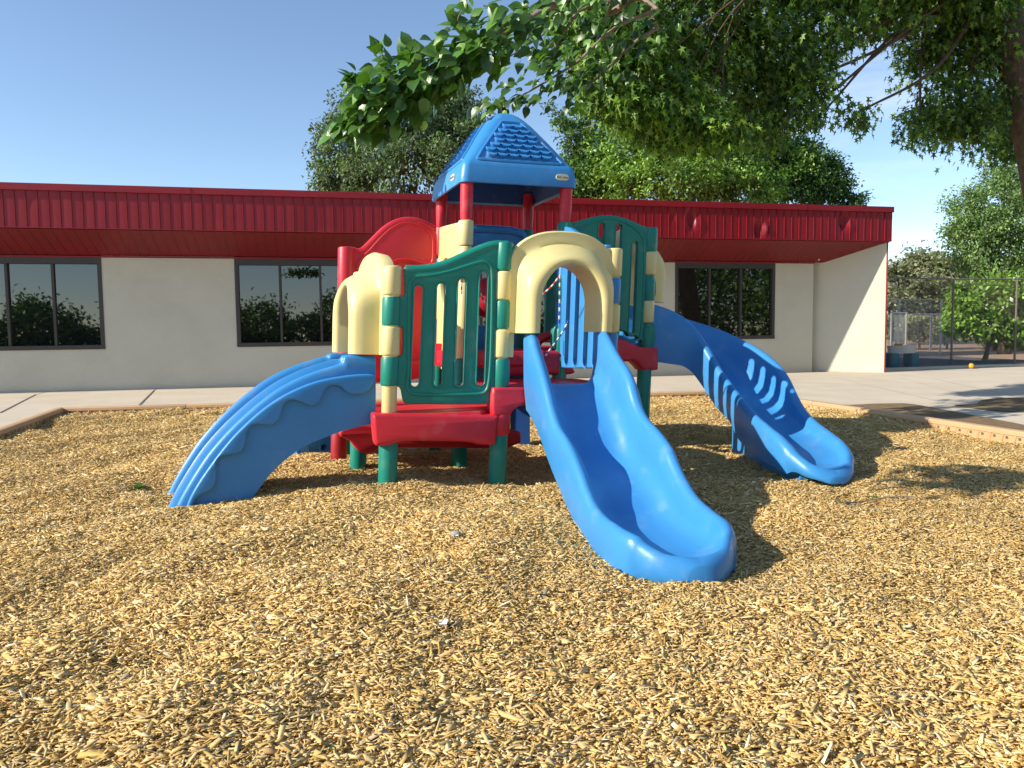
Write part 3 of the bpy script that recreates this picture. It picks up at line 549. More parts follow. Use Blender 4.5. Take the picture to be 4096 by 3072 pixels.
# -- back blue panel with red bubble
fBB = F_(BLp, BRp)
o = [(0, .55), (.03, 1.75), (.08, 1.84), (.2, 1.87), (.6, 1.87), (.72, 1.84), (.76, 1.75), (.77, .55)]; hole = [(.16, 1.05), (.16, 1.5), (.22, 1.68), (.38, 1.74), (.54, 1.68), (.6, 1.5), (.6, 1.05)]
def bbx(b):
    b.tube(fpts(fBB, list(cr([(.02, 1.74), (.1, 1.83), (.38, 1.85), (.68, 1.83), (.76, 1.74)], 5)), .02), .035, BLUE, 10)
platepart('back_panel', fBB, o, [chaikin(hole, 2)], .05, .012, BLUE, it=1, extra=bbx)
b = MB(); cb = W(1250+1640/2.37, 900+690/2.37, 6.35); secs = []
for k in range(7):
    t = math.pi/2*k/6; secs.append([(cb[0]+.15*math.cos(t)*math.cos(a_), cb[1]-.10*math.sin(t), cb[2]+.17*math.cos(t)*math.sin(a_)) for a_ in np.linspace(0, 2*math.pi, 24, endpoint=False)])
b.loft(secs, RED); part('red_dome', b)
# -- hoods
def ushape(hw, h0, htop, n=40, sup=2.4, hs=.45):
    """U outline: up the left leg, over the arch, down the right leg; local (s from centre, h)"""
    spring = h0+(htop-h0)*hs; o = []; m_ = n//4
    for k in range(m_): o.append((-hw, h0+(spring-h0)*k/m_))
    for k in range(n-2*m_+1):
        t = math.pi-math.pi*k/(n-2*m_); c_, s_ = math.cos(t), math.sin(t)
        o.append((hw*math.copysign(abs(c_)**(2/sup), c_), spring+(htop-spring)*abs(s_)**(2/sup)))
    for k in range(1, m_+1): o.append((hw, spring-(spring-h0)*k/m_))
    return o
def hood(P, Q, zd, flipn, zk=None):
    fr = Frame(P, Q)
    if (fr.n[:2]@np.array(flipn)) < 0: fr = Frame(P, Q, flip=-1)
    LL = fr.L; b = MB(); h0 = .362; secs = []
    for t, hw, ht, sup, hs_ in ((-.035, .365, 1.00, 2.3, .62), (.03, .372, 1.01, 2.3, .62), (.045, .362, 1.0, 2.3, .62), (.045, .33, .965, 2.2, .6), (.05, .315, .95, 2.2, .58), (.085, .312, .925, 2.2, .55), (.14, .308, .885, 2.2, .52), (.185, .30, .855, 2.15, .5), (.21, .280, .838, 2.05, .48), (.222, .256, .822, 2.05, .46), (.222, .230, .805, 2.0, .44), (.21, .210, .793, 2.0, .42), (.19, .202, .787, 2.0, .42), (-.035, .202, .785, 2.0, .42)):
        tt = t; U = ushape(hw, h0, ht, 44, sup, hs_)
        secs.append([fr.P((LL/2+s, zd+h), tt-(.05*max(0, (h-.70))/.3 if .05 < tt else 0)) for s, h in U])
    secs.append(secs[0]); n = len(secs[0])
    vs = [p for q in secs[:-1] for p in q]; K = len(secs)-1
    fs = [(i*n+j, i*n+j+1, ((i+1) % K)*n+j+1, ((i+1) % K)*n+j) for i in range(K) for j in range(n-1)]
    for j in (0, n-1):
        for i in range(1, K-1): fs.append((0*n+j, i*n+j, (i+1)*n+j))
    b.add(vs, fs, CREAM)
    for (PP, z0, z1) in (zk or []):
        b.knuckle(PP, z0, z1, .057, CREAM)
        # flat tongue joining the knuckle to the hood
        sx = (np.array(ax(PP, 0)[:2])-fr.A[:2])@fr.e[:2]; s0, s1_ = (sx, .07) if sx < LL/2 else (LL-.07, sx); 
        q = [fr.P((s, z), o_) for o_ in (-.02, .035) for (s, z) in ((s0, z0+.004), (s1_, z0+.004), (s1_, z1-.004), (s0, z1-.004))]
        b.add(q, [(0, 1, 2, 3), (4, 7, 6, 5), (0, 4, 5, 1), (1, 5, 6, 2), (2, 6, 7, 3), (3, 7, 4, 0)], CREAM)
    part('hood', b, 50); return fr
zD = [zp(D, Z3([(0, v)])[0][1]) for v in (572, 320, 1062, 815)]
fr_front = hood(B, D, .625, (.3, -1), [(B, zgB[3+1]+.003, zgB[5]-.003) if False else (B, zgB[4], zgB[5]), (B, zgB[8], zgB[9]), (D, zD[0], zD[1]), (D, zD[2], zD[3])])
fr_left = hood(A, E, .50, (-1, -.3), [(A, zgA[4], zgA[5]), (A, zgA[8], zgA[9]), (E, 1.2, 1.42), (E, .86, 1.05)])
zC = [zp(CC, Z3([(0, v)])[0][1]) for v in (555, 350, 976, 776)]
fr_right = hood(CC, CR, .865, (1, .3), [(CC, zC[0], zC[1]), (CC, zC[2], zC[3])])
b = MB(); b.knuckle(A, zgA[0], zgA[9]-.05, .046, CREAM); part('post_sleeve', b)
b = MB(); b.knuckle(B, .62, zgB[9], .044, CREAM); part('post_sleeve', b)
b = MB(); b.knuckle(D, .62, zD[2], .05, BLUE); part('post_sleeve', b)
b = MB(); b.knuckle(D, .62, zD[1]-.03, .044, CREAM); part('post_sleeve', b)
b = MB(); b.knuckle(D, zD[3]+.005, zD[0]-.005, .054, BLUE); part('post_sleeve', b)
b = MB(); b.knuckle(CC, .80, 1.75, .046, GREEN); part('post_sleeve', b)
b = MB(); b.knuckle(FR, .8, 1.80, .05, BLUE, rd=.03); part('post_sleeve', b)
b = MB(); b.knuckle(BRp, .8, 1.86, .05, GREEN); part('post_sleeve', b)
# -- slides
def path_frames(c):
    d = np.gradient(c, axis=0); d /= np.linalg.norm(d, axis=1)[:, None]; return d, np.stack([-d[:, 1], d[:, 0]], 1)   # heading, left
def slide(name, c, st, zl, zr, hb, wo, wi, under, m, lip, label):
    """c plan centre line (n,2); zl/zr heights of left and right rims; hb wall height; wo/wi half widths"""
    d, lf = path_frames(c); b = MB(); secs = []
    n = len(c)
    for i in range(n):
        L_, R_ = zl[i], zr[i]; bed = min(L_, R_)*.5+max(L_, R_)*.5-hb[i]; wo_, wi_ = wo[i], wi[i]; ub = under[i]
        def q(u, z): return (c[i][0]+lf[i][0]*u, c[i][1]+lf[i][1]*u, z)
        half = []
        for sgn, zt in ((1, L_), (-1, R_)):
            wm = (wo_+wi_)/2; r_ = (wo_-wi_)/2
            k1 = min(1, wo_/.20); k2 = min(1, wi_/.16); hh = zt-bed; m1 = lambda v: min(v, hh*.9)
            pts = [(wo_-.012*k1, ub), (wo_+.002*k1, ub+(zt-ub)*.35), (wo_, zt-.045), (wo_-.010*k1, zt-.018), (wm+min(.012, r_*.4), zt-.003), (wm-min(.005, r_*.2), zt), (wi_+min(.012, r_*.4), zt-m1(.010)), (wi_-.004*k2, zt-m1(.032)), (wi_-.012*k2, bed+hh*.45), (wi_-.03*k2, bed+hh*.18+.006*min(1, hh/.05)), (wi_-.075*k2, bed+.012*min(1, hh/.05)), (wi_*.35, bed)]
            half.append([q(sgn*u, z) for u, z in pts])
        und = [(-wo_*.86, ub), (-wi_*.86, max(bed-.035, ub+.001)), (0, max(bed-.04, ub+.002)), (wi_*.86, max(bed-.035, ub+.001)), (wo_*.86, ub)]
        secs.append(half[0]+half[1][::-1]+[q(u, z) for u, z in und])
    b.loft(secs, m); o = part(name, b, 60)
    bm = bmesh.new(); bm.from_mesh(o.data); bm.verts.ensure_lookup_table(); nr = len(secs[0]); vv_ = [bm.verts[i] for i in range((n-16)*nr, n*nr)]
    for _ in range(10): bmesh.ops.smooth_vert(bm, verts=vv_, factor=.5, use_axis_x=True, use_axis_y=True, use_axis_z=True)
    bm.to_mesh(o.data); bm.free(); o.data.update()
    if label: o['label'] = label
    return o
def bez(P, n=60):
    P = np.array(P, float); t = np.linspace(0, 1, n)[:, None]; k = len(P)-1
    return sum(math.comb(k, i)*(1-t)**(k-i)*t**i*P[i] for i in range(k+1))
def prof(x, xs, ys):   # smooth interpolation
    g = cr(np.stack([xs, ys], 1), 12); return np.interp(x, g[:, 0], g[:, 1])
ii = np.concatenate([np.arange(0, 50, 1.), np.arange(50, 57, .5), 60-3.*np.cos(np.linspace(0, math.pi/2, 12))]); n = len(ii)
def bezi(P): P = np.array(P, float); t = (ii/60)[:, None]; k = len(P)-1; return sum(math.comb(k, i)*(1-t)**(k-i)*t**i*P[i] for i in range(k+1))
def rnd(i0, i1, w): return w*np.sqrt(np.clip(1-((ii-i0)/(i1-i0)).clip(0, 1)**2, .0004, 1))
c = bezi([(.34, 4.78), (.52, 3.9), (.75, 2.90)])
zl = prof(ii, [0, 3, 6.6, 11.1, 16, 19.1, 20.9, 24.5, 30.3, 34.6, 37.1, 40.2, 43.9, 49.3, 53, 56, 60], [.99, .985, .923, .84, .77, .69, .61, .525, .465, .405, .335, .265, .208, .175, .165, .13, .075])
zr = prof(ii, [0, 3.9, 5.9, 8.4, 12.6, 16.2, 18.3, 22.4, 27.3, 31.5, 35.2, 38.3, 41.8, 46.2, 50, 54.4, 57, 60], [.99, .977, .92, .86, .755, .655, .585, .485, .435, .38, .31, .24, .18, .16, .16, .15, .115, .075])
hb = prof(ii, [0, 5, 10, 16, 22, 30, 36, 42, 48, 60], [.362, .30, .265, .275, .265, .245, .215, .165, .135, .12])*rnd(49.5, 58.0, 1.)**.8; hb = np.where(ii > 57.9, .0015, hb)
wo = prof(ii, [0, 6, 12, 20, 40, 60], [.30, .295, .278, .27, .27, .27]); wo = np.minimum(wo, rnd(50.5, 60, .27)); wi = np.minimum(prof(ii, [0, 6, 60], [.206, .205, .205]), rnd(49.5, 58.3, .205)); wo = np.maximum(wo, .012); wi = np.minimum(np.maximum(wi, .006), wo-.004)
und = prof(ii, [0, 4, 10, 20, 30, 40, 50, 60], [.50, .47, .40, .23, .08, -.03, -.07, -.07])
nose = .035*(1-np.sqrt(1-((ii-56.5)/3.55).clip(0, 1)**2)); zl = zl-nose; zr = zr-nose
slide('slide', c, ii, zl, zr, hb, wo, wi, und, BLUE, .09, 'straight wavy blue slide running toward the viewer')
# spiral slide
c = bezi([(1.02, 6.41), (2.26, 6.79), (1.79, 5.2), (2.0, 4.53)])
znr = prof(ii, [0, 5.62, 10.4, 16.2, 20.75, 24.1, 27.4, 33.3, 38.4, 43.9, 48.8, 52.4, 56, 60], [1.23, 1.15, 1.07, .97, .86, .76, .67, .55, .465, .39, .345, .30, .20, .095])
zfr = prof(ii, [0, 5, 10.3, 12.9, 15.6, 18.9, 23.7, 28.4, 31.5, 34.3, 37.2, 41.5, 46.2, 50.6, 54, 57, 60], [1.23, 1.17, 1.075, 1.03, .98, .91, .82, .72, .63, .51, .41, .335, .29, .25, .20, .14, .095])
hb = prof(ii, [0, 5, 10, 16, 24, 34, 44, 60], [.36, .31, .28, .28, .28, .20, .135, .11])*rnd(48.5, 58.0, 1.)**.8; hb = np.where(ii > 57.9, .0015, hb)
wo = prof(ii, [0, 6, 12, 20, 30, 60], [.30, .29, .275, .27, .265, .265]); wo = np.maximum(np.minimum(wo, rnd(50.0, 60, .265)), .012); wi = np.minimum(prof(ii, [0, 6, 60], [.206, .20, .195]), rnd(48.5, 58.3, .195)); wi = np.minimum(np.maximum(wi, .006), wo-.004)
und = np.minimum(znr, zfr)-prof(ii, [0, 5, 10, 20, 32, 42, 50, 60], [.49, .45, .40, .36, .27, .19, .155, .07])
zfr = zfr-nose; znr = znr-nose
slide('slide', c, ii, zfr, znr, hb, wo, wi, und, BLUE, .1, 'curved blue slide turning down on the right')
for (x0, y0, z0), (x1, y1, z1) in (((1.74, 5.78, .30), (1.86, 4.70, .07)), ((2.04, 5.5, .15), (2.06, 4.82, .03))):
    b = MB(); d = np.array([x1-x0, y1-y0]); d /= np.linalg.norm(d); nn = np.array([-d[1], d[0]])*.03; secs = []
    for t in np.linspace(0, 1, 9):
        p = np.array([x0, y0])*(1-t)+np.array([x1, y1])*t; zt = z0*(1-t)**1.3+z1*(1-(1-t)**1.3); k = 1+.35*t
        secs.append([(*(p-nn*1.5*k), -.08), (*(p-nn), zt+.05), (*(p+nn), zt+.05), (*(p+nn*1.5*k), -.08)])
    b.loft(secs, BLUE); part('slide_foot', b, 30)
# left slide
fL_ = fr_left; hd = np.array([-.923, -.384]); lfv = np.array([-hd[1], hd[0]])    # heading and its left (toward viewer side is -)
aL = np.array(A)+(np.array(E)-np.array(A))*.10+np.array([LEAN*.6, 0]); aR = aL+(np.array(E)-np.array(A))/np.linalg.norm(np.array(E)-np.array(A))*.56
def vplane(p0, hd):   # vertical plane through p0 along hd
    F2 = Frame(p0, tuple(np.array(p0)+hd), lean=0.); return F2
nearP = vplane(tuple(aL), hd); w2 = (aR-aL)/np.linalg.norm(aR-aL)
R1 = nearP.locs(Z4([(1760, 240), (1640, 236), (1530, 240), (1505, 280), (1480, 303), (1400, 330), (1300, 360), (1150, 420), (1000, 500), (850, 610), (700, 740), (580, 860), (460, 1000), (370, 1130), (290, 1260), (230, 1370), (170, 1500)]))
BO = nearP.locs(Z4([(1765, 765), (1735, 775), (1700, 782), (1660, 790), (1620, 800), (1560, 815), (1470, 842), (1340, 892), (1240, 935), (1130, 1000), (1020, 1090), (940, 1170), (870, 1260), (800, 1350), (720, 1430), (640, 1500), (560, 1580)]))
R1 = cr(np.array(R1), 6); BO = cr(np.array(BO), 6); K = len(R1); secs = []
wid = .56
for i in range(K):
    s0, z0 = R1[i]; s1_, z1 = BO[i]; d = np.array([s1_-s0, z1-z0]); dn = np.linalg.norm(d); d /= dn
    t = i/(K-1); riser = np.interp(i, [0, 14, 26, K], [0, 0, 1, 1]); 
    def q(u, dd): p = np.array([s0, z0])+d*dd; P = nearP.A[:2]+hd*p[0]+w2*u; return (P[0], P[1], p[1])
    deep = np.interp(i, [0, 10, 24, K*.6, K], [.36, .34, .22, .17, .13])
    # near wall: outer ridge, groove, higher inner ridge; mirrored far wall
    def wall(f_):
        return [(.012, dn), (.0, dn*.55), (-.004, .06), (-.001, .022), (.008, .006), (.020, .0), (.031, .007), (.040, .022), (.050, .020), (.060, .004-.004*riser), (.070, -.022*riser), (.082, -.034*riser), (.095, -.030*riser), (.104, -.006*riser+.004), (.110, .03), (.113, deep*.6), (.126, deep*.88), (.17, deep)]
    W1 = wall(1); s = [q(u, dd) for u, dd in W1]+[q(wid-u, dd) for u, dd in W1[::-1]]+[q(wid-.05, dn-.002), q(wid-.10, deep+.03), q(.10, deep+.03), q(.05, dn-.002)]
    secs.append(s)
b = MB(); b.loft(secs, BLUE); part('slide', b, 60)['label'] = 'arched blue slide on the left with a scalloped side'
# scalloped relief on the near wall
nf = Frame(tuple(aL), tuple(aL+hd), lean=0.); nf = nf if nf.n[1] < 0 else Frame(tuple(aL), tuple(aL+hd), lean=0., flip=-1)
wave = Z4([(1752, 382), (1748, 430), (1700, 515), (1650, 538), (1590, 545), (1540, 532), (1505, 505), (1480, 475), (1430, 464), (1375, 480), (1345, 530), (1320, 600), (1270, 632), (1220, 622), (1160, 590), (1100, 580), (1050, 600), (1025, 650), (1010, 730), (950, 780), (890, 775), (840, 765), (780, 785), (748, 840), (745, 920), (715, 985), (650, 1008), (580, 1008), (530, 1040), (510, 1100), (520, 1200), (490, 1275), (430, 1300), (370, 1330), (335, 1380), (335, 1480), (260, 1500), (300, 1360), (380, 1220), (470, 1090), (590, 930), (710, 800), (860, 665), (1010, 560), (1160, 485), (1310, 430), (1500, 395), (1640, 380)])
platepart('scalloped_trim', nf, nf.locs(wave), [], .05, .012, BLUE, off=.016, it=2)
# -- blue climber at the far left, mostly behind the slide
b = MB(); secs = []
prf = cr([(-1.40, 6.25, .84), (-1.50, 6.22, .80), (-1.62, 6.18, .68), (-1.70, 6.16, .48), (-1.74, 6.15, .25), (-1.75, 6.15, -.05)], 5); perp = np.array([-.38, .92])*.27
for p in prf:
    secs.append([(p[0]+perp[0]*k+o_*.9, p[1]+perp[1]*k+o_*.3, p[2]+o_*.3) for k, o_ in ((-1, 0), (-.96, .03), (-.7, .03), (-.66, 0), (0, -.01), (.66, 0), (.7, .03), (.96, .03), (1, 0), (1, -.04), (-1, -.04))])
b.loft(secs, BLUE); part('climber', b, 50)
b = MB(); p0 = G(1190, 1838); p1_ = G(1360, 1812); dd = (p1_-p0)[:2]; Lq = np.linalg.norm(dd); ff = Frame(tuple(p0[:2]), tuple(p1_[:2]), lean=0.); ff = ff if ff.n[1] < 0 else Frame(tuple(p0[:2]), tuple(p1_[:2]), lean=0., flip=-1)
hc_ = ff.loc(*Z4([(1345, 957)])[0]); hole = [hc_+.026*np.array([math.cos(t), math.sin(t)]) for t in np.linspace(0, 2*math.pi, 16, endpoint=False)]
def fx(b):
    for x in (1160, 1235, 1300): p = ff.loc(*Z4([(x, 900)])[0]); b.tube([ff.P((p[0], -.05), .02), ff.P((p[0], .5), .02)], .012, BLUE, 8)
    b.add([ff.P(q, -.06) for q in ((hc_[0]-.06, hc_[1]-.06), (hc_[0]+.06, hc_[1]-.06), (hc_[0]+.06, hc_[1]+.06), (hc_[0]-.06, hc_[1]+.06))], [(0, 1, 2, 3)], RED)
platepart('climber_foot', ff, [(-.02, -.1), (-.02, .5), (Lq+.02, .5), (Lq+.02, -.1)], [hole], .05, .008, BLUE, it=0, extra=fx)
# -- roof on four red columns
for P, r in ((FL, .047), (FR, .047), (BLp, .047), (BRp, .047)):
    b = MB(); z0 = {FL: zp(FL, Z1([(0, 884)])[0][1]), FR: 1.785, BLp: zp(BLp, Z1([(0, 934)])[0][1]), BRp: 1.84}[P]; secs = []
    for z, q in ((z0, r*.86), (z0+.02, r*.9), (z0+.13, r), (2.0, r), (2.16, r)): secs.append([(P[0]+LEAN*z+q*math.cos(2*math.pi*j/24), P[1]+q*math.sin(2*math.pi*j/24), z) for j in range(24)])
    b.loft(secs, RED); part('roof_column', b, 40)
cR = np.mean(np.array([FL, FR, BRp, BLp]), 0); uu = (np.array(FR)-np.array(FL)); uu /= np.linalg.norm(uu); vv = np.array([-uu[1], uu[0]])
def rsq(h, z, rc, n=10):    # rounded square ring
    o = []
    for k, (sx, sy) in enumerate(((1, 1), (-1, 1), (-1, -1), (1, -1))):
        for j in range(n+1):
            t = math.pi/2*k+math.pi/2*j/n; x = sx*(h-rc)+rc*math.cos(t); y = sy*(h-rc)+rc*math.sin(t); P = cR+uu*x+vv*y; o.append((P[0]+LEAN*z, P[1], z))
    return o
b = MB(); RP = [(2.075, .425, .05), (2.062, .445, .05), (2.066, .456, .06), (2.10, .457, .06), (2.19, .445, .06), (2.215, .437, .06), (2.235, .42, .06), (2.30, .375, .07), (2.40, .308, .075), (2.50, .238, .08), (2.565, .19, .08), (2.615, .148, .08), (2.65, .112, .075), (2.675, .072, .055), (2.688, .032, .028), (2.69, .005, .004)]
b.loft([rsq(h, z, rc) for z, h, rc in RP], BLUE, caps=False)
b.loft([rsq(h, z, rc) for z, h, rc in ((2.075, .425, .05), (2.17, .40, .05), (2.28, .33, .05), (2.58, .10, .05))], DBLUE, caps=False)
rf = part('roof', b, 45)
# scale relief on each roof face
def face_pt(k, u, z, off=0.):   # k side index, u across, height z
    hs_ = np.interp(z, [q[0] for q in RP[3:]], [q[1] for q in RP[3:]]); nrm2 = [(-vv), uu, vv, -uu][k]; tan = [uu, vv, -uu, -vv][k]
    slope_n = np.array([*(nrm2*.82), .57]); P = cR+nrm2*hs_+tan*u; return np.array([P[0]+LEAN*z, P[1], z])+slope_n*off
for k in range(4):
    b = MB(); rows = 7; zb, zt = 2.235, 2.545
    fp = [(-.315, 2.232), (.315, 2.232), (.335, 2.245), (.09, 2.565), (.07, 2.58), (-.07, 2.58), (-.09, 2.565), (-.335, 2.245)]; q = chaikin([np.array(p) for p in fp], 1); q.append(q[0])
    dense = []
    for p0_, p1_ in zip(q[:-1], q[1:]):
        for t in np.linspace(0, 1, 4, endpoint=False): dense.append(p0_*(1-t)+p1_*t)
    dense.append(dense[0]); b.tube([face_pt(k, p[0], p[1], .001) for p in dense], .013, BLUE, 6, caps=False)
    for r in range(rows):
        z = zb+.03+(zt-zb-.01)*r/rows; half = np.interp(z, [2.235, 2.575], [.30, .055]); m_ = max(1, int(round(2*half/.086))); 
        for i in range(m_):
            u = (i-(m_-1)/2)*.086; rr = .036; secs = []
            # shingle: semicircular lower edge, raised at the lower lip, flush at the top
            ang = np.linspace(math.pi, 2*math.pi, 9); outer = [(u+rr*math.cos(t), z+rr*.62*math.sin(t)+.012) for t in ang]; top = [(u+rr, z+.040), (u-rr, z+.040)]
            V = [face_pt(k, a_, z_, .030) for a_, z_ in outer]+[face_pt(k, a_, z_, .001) for a_, z_ in top]+[face_pt(k, a_, z_, -.004) for a_, z_ in outer]; n9 = len(outer)
            b.add(V, [tuple(range(n9+2))]+[(j, j+1, n9+2+j+1, n9+2+j) for j in range(n9-1)]+[(0, n9+1, n9+2), (n9-1, n9, 2*n9+1)], BLUE)
    o_ = part('scale_relief', b, 30); o_.parent = rf
# maker's plates on the eaves
def badge(k, u, z, w_, h_):
    nrm2 = [(-vv), uu, vv, -uu][k]; tan = [uu, vv, -uu, -vv][k]; P = cR+nrm2*.4525; A0 = P+tan*(u-w_/2); fr = Frame(tuple(A0), tuple(A0+tan), lean=LEAN)
    if fr.n[:2]@nrm2 < 0: fr = Frame(tuple(A0), tuple(A0+tan), lean=LEAN, flip=-1)
    fr.A = fr.A+np.array([0, 0, 0]); q = slot((h_/2, z), (w_-h_/2, z), h_/2, 6); v, fc = plate(fr, q, [], .008, .002, .003, 0); b = MB(); b.add(v, fc, PLATE); pb = part('maker_plate', b, 30); pb.parent = rf
    cu = bpy.data.curves.new('t', 'FONT'); cu.body = 'little tikes'; cu.size = h_*.52; cu.align_x = 'CENTER'; cu.align_y = 'CENTER'; cu.extrude = .0006; to = bpy.data.objects.new('t', cu); COL.objects.link(to)
    dg = bpy.context.evaluated_depsgraph_get(); dg.update(); me = bpy.data.meshes.new_from_object(to.evaluated_get(dg)); bpy.data.objects.remove(to); bpy.data.curves.remove(cu)
    vs = [fr.P((w_/2+v.co.x, z+v.co.y), .0085+v.co.z) for v in me.vertices]; b = MB(); b.add(vs, [tuple(p.vertices) for p in me.polygons], INK); lt = part('lettering', b, None); lt.parent = pb; 
badge(0, .325, 2.135, .105, .046)
badge(3, .30, 2.135, .105, .046) if False else badge(3, .22, 2.135, .105, .046)
# -- beaded ropes: things that hang from the posts
def rope(pts, cols, label, seg=.028, r=.0065):
    p = cr(pts, 8); d = np.r_[0, np.cumsum(np.linalg.norm(np.diff(p, axis=0), axis=1))]; n_ = int(d[-1]/seg); t = thing('beaded_rope', tuple(p[0]), label, 'rope', 'beaded ropes in the play structure')
    b = MB(); k0 = 0
    ss = []; rr_ = []
    for i in range(n_):
        ss += [i*seg, (i+.12)*seg, (i+.85)*seg, (i+.97)*seg]; rr_ += [r*.45, r, r, r*.45]
    q = np.stack([np.interp(ss, d, p[:, k]) for k in range(3)], 1); b.tube(q, rr_, cols[0], 8)
    for m in cols: b.mi(m)
    for fi in range(len(b.m)): b.m[fi] = b.mi(cols[min(fi//8//4, n_-1) % len(cols)])
    b.build('beads', t, 40)
Q3 = lambda x, y, Y: W(1900+x/2.2122, 850+y/2.2122, Y); Q2 = lambda x, y, Y: W(1250+x/2.37, 900+y/2.37, Y)
rope([Q3(560, 748, 5.35), Q3(620, 705, 5.3), Q3(690, 640, 5.25), Q3(752, 555, 5.2)], [BEADR, BEADW], 'red and white beaded rope slung across the cream arch opening')
rope([Q3(752, 550, 5.2), Q3(750, 700, 5.2), Q3(749, 850, 5.2), Q3(744, 1000, 5.2)], [BEADW, BEADB], 'blue and white beaded rope hanging straight down in the cream arch')
rope([Q3(828, 955, 5.25), Q3(780, 1050, 5.25), Q3(700, 1165, 5.2), Q3(640, 1245, 5.15), Q3(618, 1280, 5.1)], [BEADB, BEADW], 'blue and white beaded rope slanting down to the top of the straight slide')
rope([Q2(1413, 505, 5.35), Q2(1412, 590, 5.35), Q2(1410, 690, 5.35)], [BEADR, BEADW], 'short red and white beaded rope seen through a green panel slot')
rope([Q2(1574, 575, 5.6), Q2(1605, 680, 5.6), Q2(1640, 755, 5.6)], [BEADW, BEADR], 'thin beaded rope before the red dome, seen through the last slot')
#--SPLIT2--
# ------------------------------------------------------------------ fences
def chain_fence(name, label, pts, H, m, wire, pitch=.06, rp=.024, zb=.02, rail2=None, group=None, post_at=None, k0=0):
    t = thing(name, (float(pts[0][0]), float(pts[0][1]), 0), label, 'fence' if 'gate' not in name else 'gate', group)
    P = [np.array([p[0], p[1], 0.]) for p in pts]
    for i, p in enumerate(P):
        if post_at is None or i in post_at:
            b = MB(); b.tube([p+[0, 0, -.05], p+[0, 0, H+.01]], rp, m, 10); b.tube([p+[0, 0, H+.01], p+[0, 0, H+.035]], [rp*1.1, rp*.4], m, 10); b.build('post', t, 40)
    b = MB(); b.tube([p+[0, 0, H] for p in P], rp*.75, m, 8); b.build('top_rail', t, 40)
    b = MB()
    for a, c in zip(P[:-1], P[1:]):
        Ln = np.linalg.norm(c-a); d = (c-a)/Ln; hh = H-zb; n_ = int((Ln+hh)/pitch)
        for k in range(n_):
            for sgn in (1, -1):
                # a wire climbing at 45 degrees, clipped to the panel
                s0 = k*pitch-hh if sgn > 0 else k*pitch; s_in0, s_in1 = max(0, s0), min(Ln, s0+hh) if sgn > 0 else 0
                if sgn > 0:
                    if s_in1 <= s_in0: continue
                    q0 = a+d*s_in0+[0, 0, zb+s_in0-s0]; q1 = a+d*s_in1+[0, 0, zb+s_in1-s0]
                else:
                    e0 = max(0, s0-hh); e1 = min(Ln, s0)
                    if e1 <= e0: continue
                    q0 = a+d*e0+[0, 0, zb+s0-e0]; q1 = a+d*e1+[0, 0, zb+s0-e1]
                b.tube([q0, q1], wire, m, 3, caps=False)
    b.build('mesh', t, None); return t
g0 = G(3545, 1482); g1 = G(3804, 1470); g2 = G(4057, 1465); dd = (g2-g1)
chain_fence('chain_link_fence', 'tall dull chain link fence joining the end of the building on the right', [g0+[.03, 0, 0], g1, g2, g2+dd, g2+dd*2], 2.09, DGALV, .0022, .062, post_at=(1, 2, 3, 4))
f0 = W(3470, 1419, 26); f1 = W(3590, 1419, 26); f2 = W(3760, 1419, 27); f3 = W(3960, 1419, 28)
chain_fence('chain_link_fence', 'silvery chain link fence beyond the asphalt, behind the small gate', [f0, f1, f2, f3], 1.92, GALV, .003, .09, rp=.028)
h0 = W(3640, 1395, 31); h1 = W(3722, 1395, 31.5); h2 = W(3790, 1395, 32); h3 = W(3950, 1395, 32)
chain_fence('chain_link_fence', 'low chain link fence with one bright post, left of the shrub', [h0, h1, h3], 1.47, GALV, .003, .11, rp=.045, post_at=(1,))
e0 = W(3563, 1390, 24.5); e1 = W(3623, 1390, 24.5); 
gt = chain_fence('wire_gate', 'narrow silver wire mesh gate standing behind the water table', [e0, e1], 1.42, GALV, .0045, .05, rp=.034, zb=.1)
# ------------------------------------------------------------------ water table and ball
wt = W(3604, 1470, 17.75); t = thing('water_table', (wt[0], wt[1], 0), 'pale plastic water table on blue legs behind the chain link fence', 'water table')
b = MB(); secs = [[(wt[0]+r*math.cos(a), wt[1]+r*.8*math.sin(a), z) for a in np.linspace(0, 2*math.pi, 28, endpoint=False)] for z, r in ((.36, .27), (.365, .30), (.50, .315), (.53, .33), (.54, .33), (.54, .30), (.42, .28))]
b.loft(secs, WHITE); b.build('basin', t, 40)
for sx in (-1, 1):
    for sy in (-1, 1):
        b = MB(); c = np.array([wt[0]+sx*.23, wt[1]+sy*.15]); b.loft([[(c[0]+u*k, c[1]+v*k, z) for u, v in ((-.075, -.05), (.075, -.05), (.075, .05), (-.075, .05))] for z, k in ((-.0, 1.1), (.01, 1.15), (.36, 1.))], TEAL); b.build('leg', t, 30)
b = MB(); b.loft([[(wt[0]-.1+r*math.cos(a), wt[1]-.05+r*.7*math.sin(a), z) for a in np.linspace(0, 2*math.pi, 16, endpoint=False)] for z, r in ((.50, .06), (.52, .09), (.585, .1), (.59, .08))], YEL); tag(b.build('toy_bucket', None, 40), 'small yellow toy bucket lying in the water table', 'toy')
bp = G(3882, 1474); bp = np.array([bp[0], bp[1]-.02, .062]); b = MB(); secs = []
for k in range(1, 16):
    ph = math.pi*k/16; secs.append([(bp[0]+.062*math.sin(ph)*math.cos(a), bp[1]+.062*math.sin(ph)*math.sin(a), bp[2]-.062*math.cos(ph)) for a in np.linspace(0, 2*math.pi, 24, endpoint=False)])
b.loft(secs, YEL); tag(b.build('ball', None, 60), 'small orange yellow ball on the pavement by the fence kerb', 'ball')
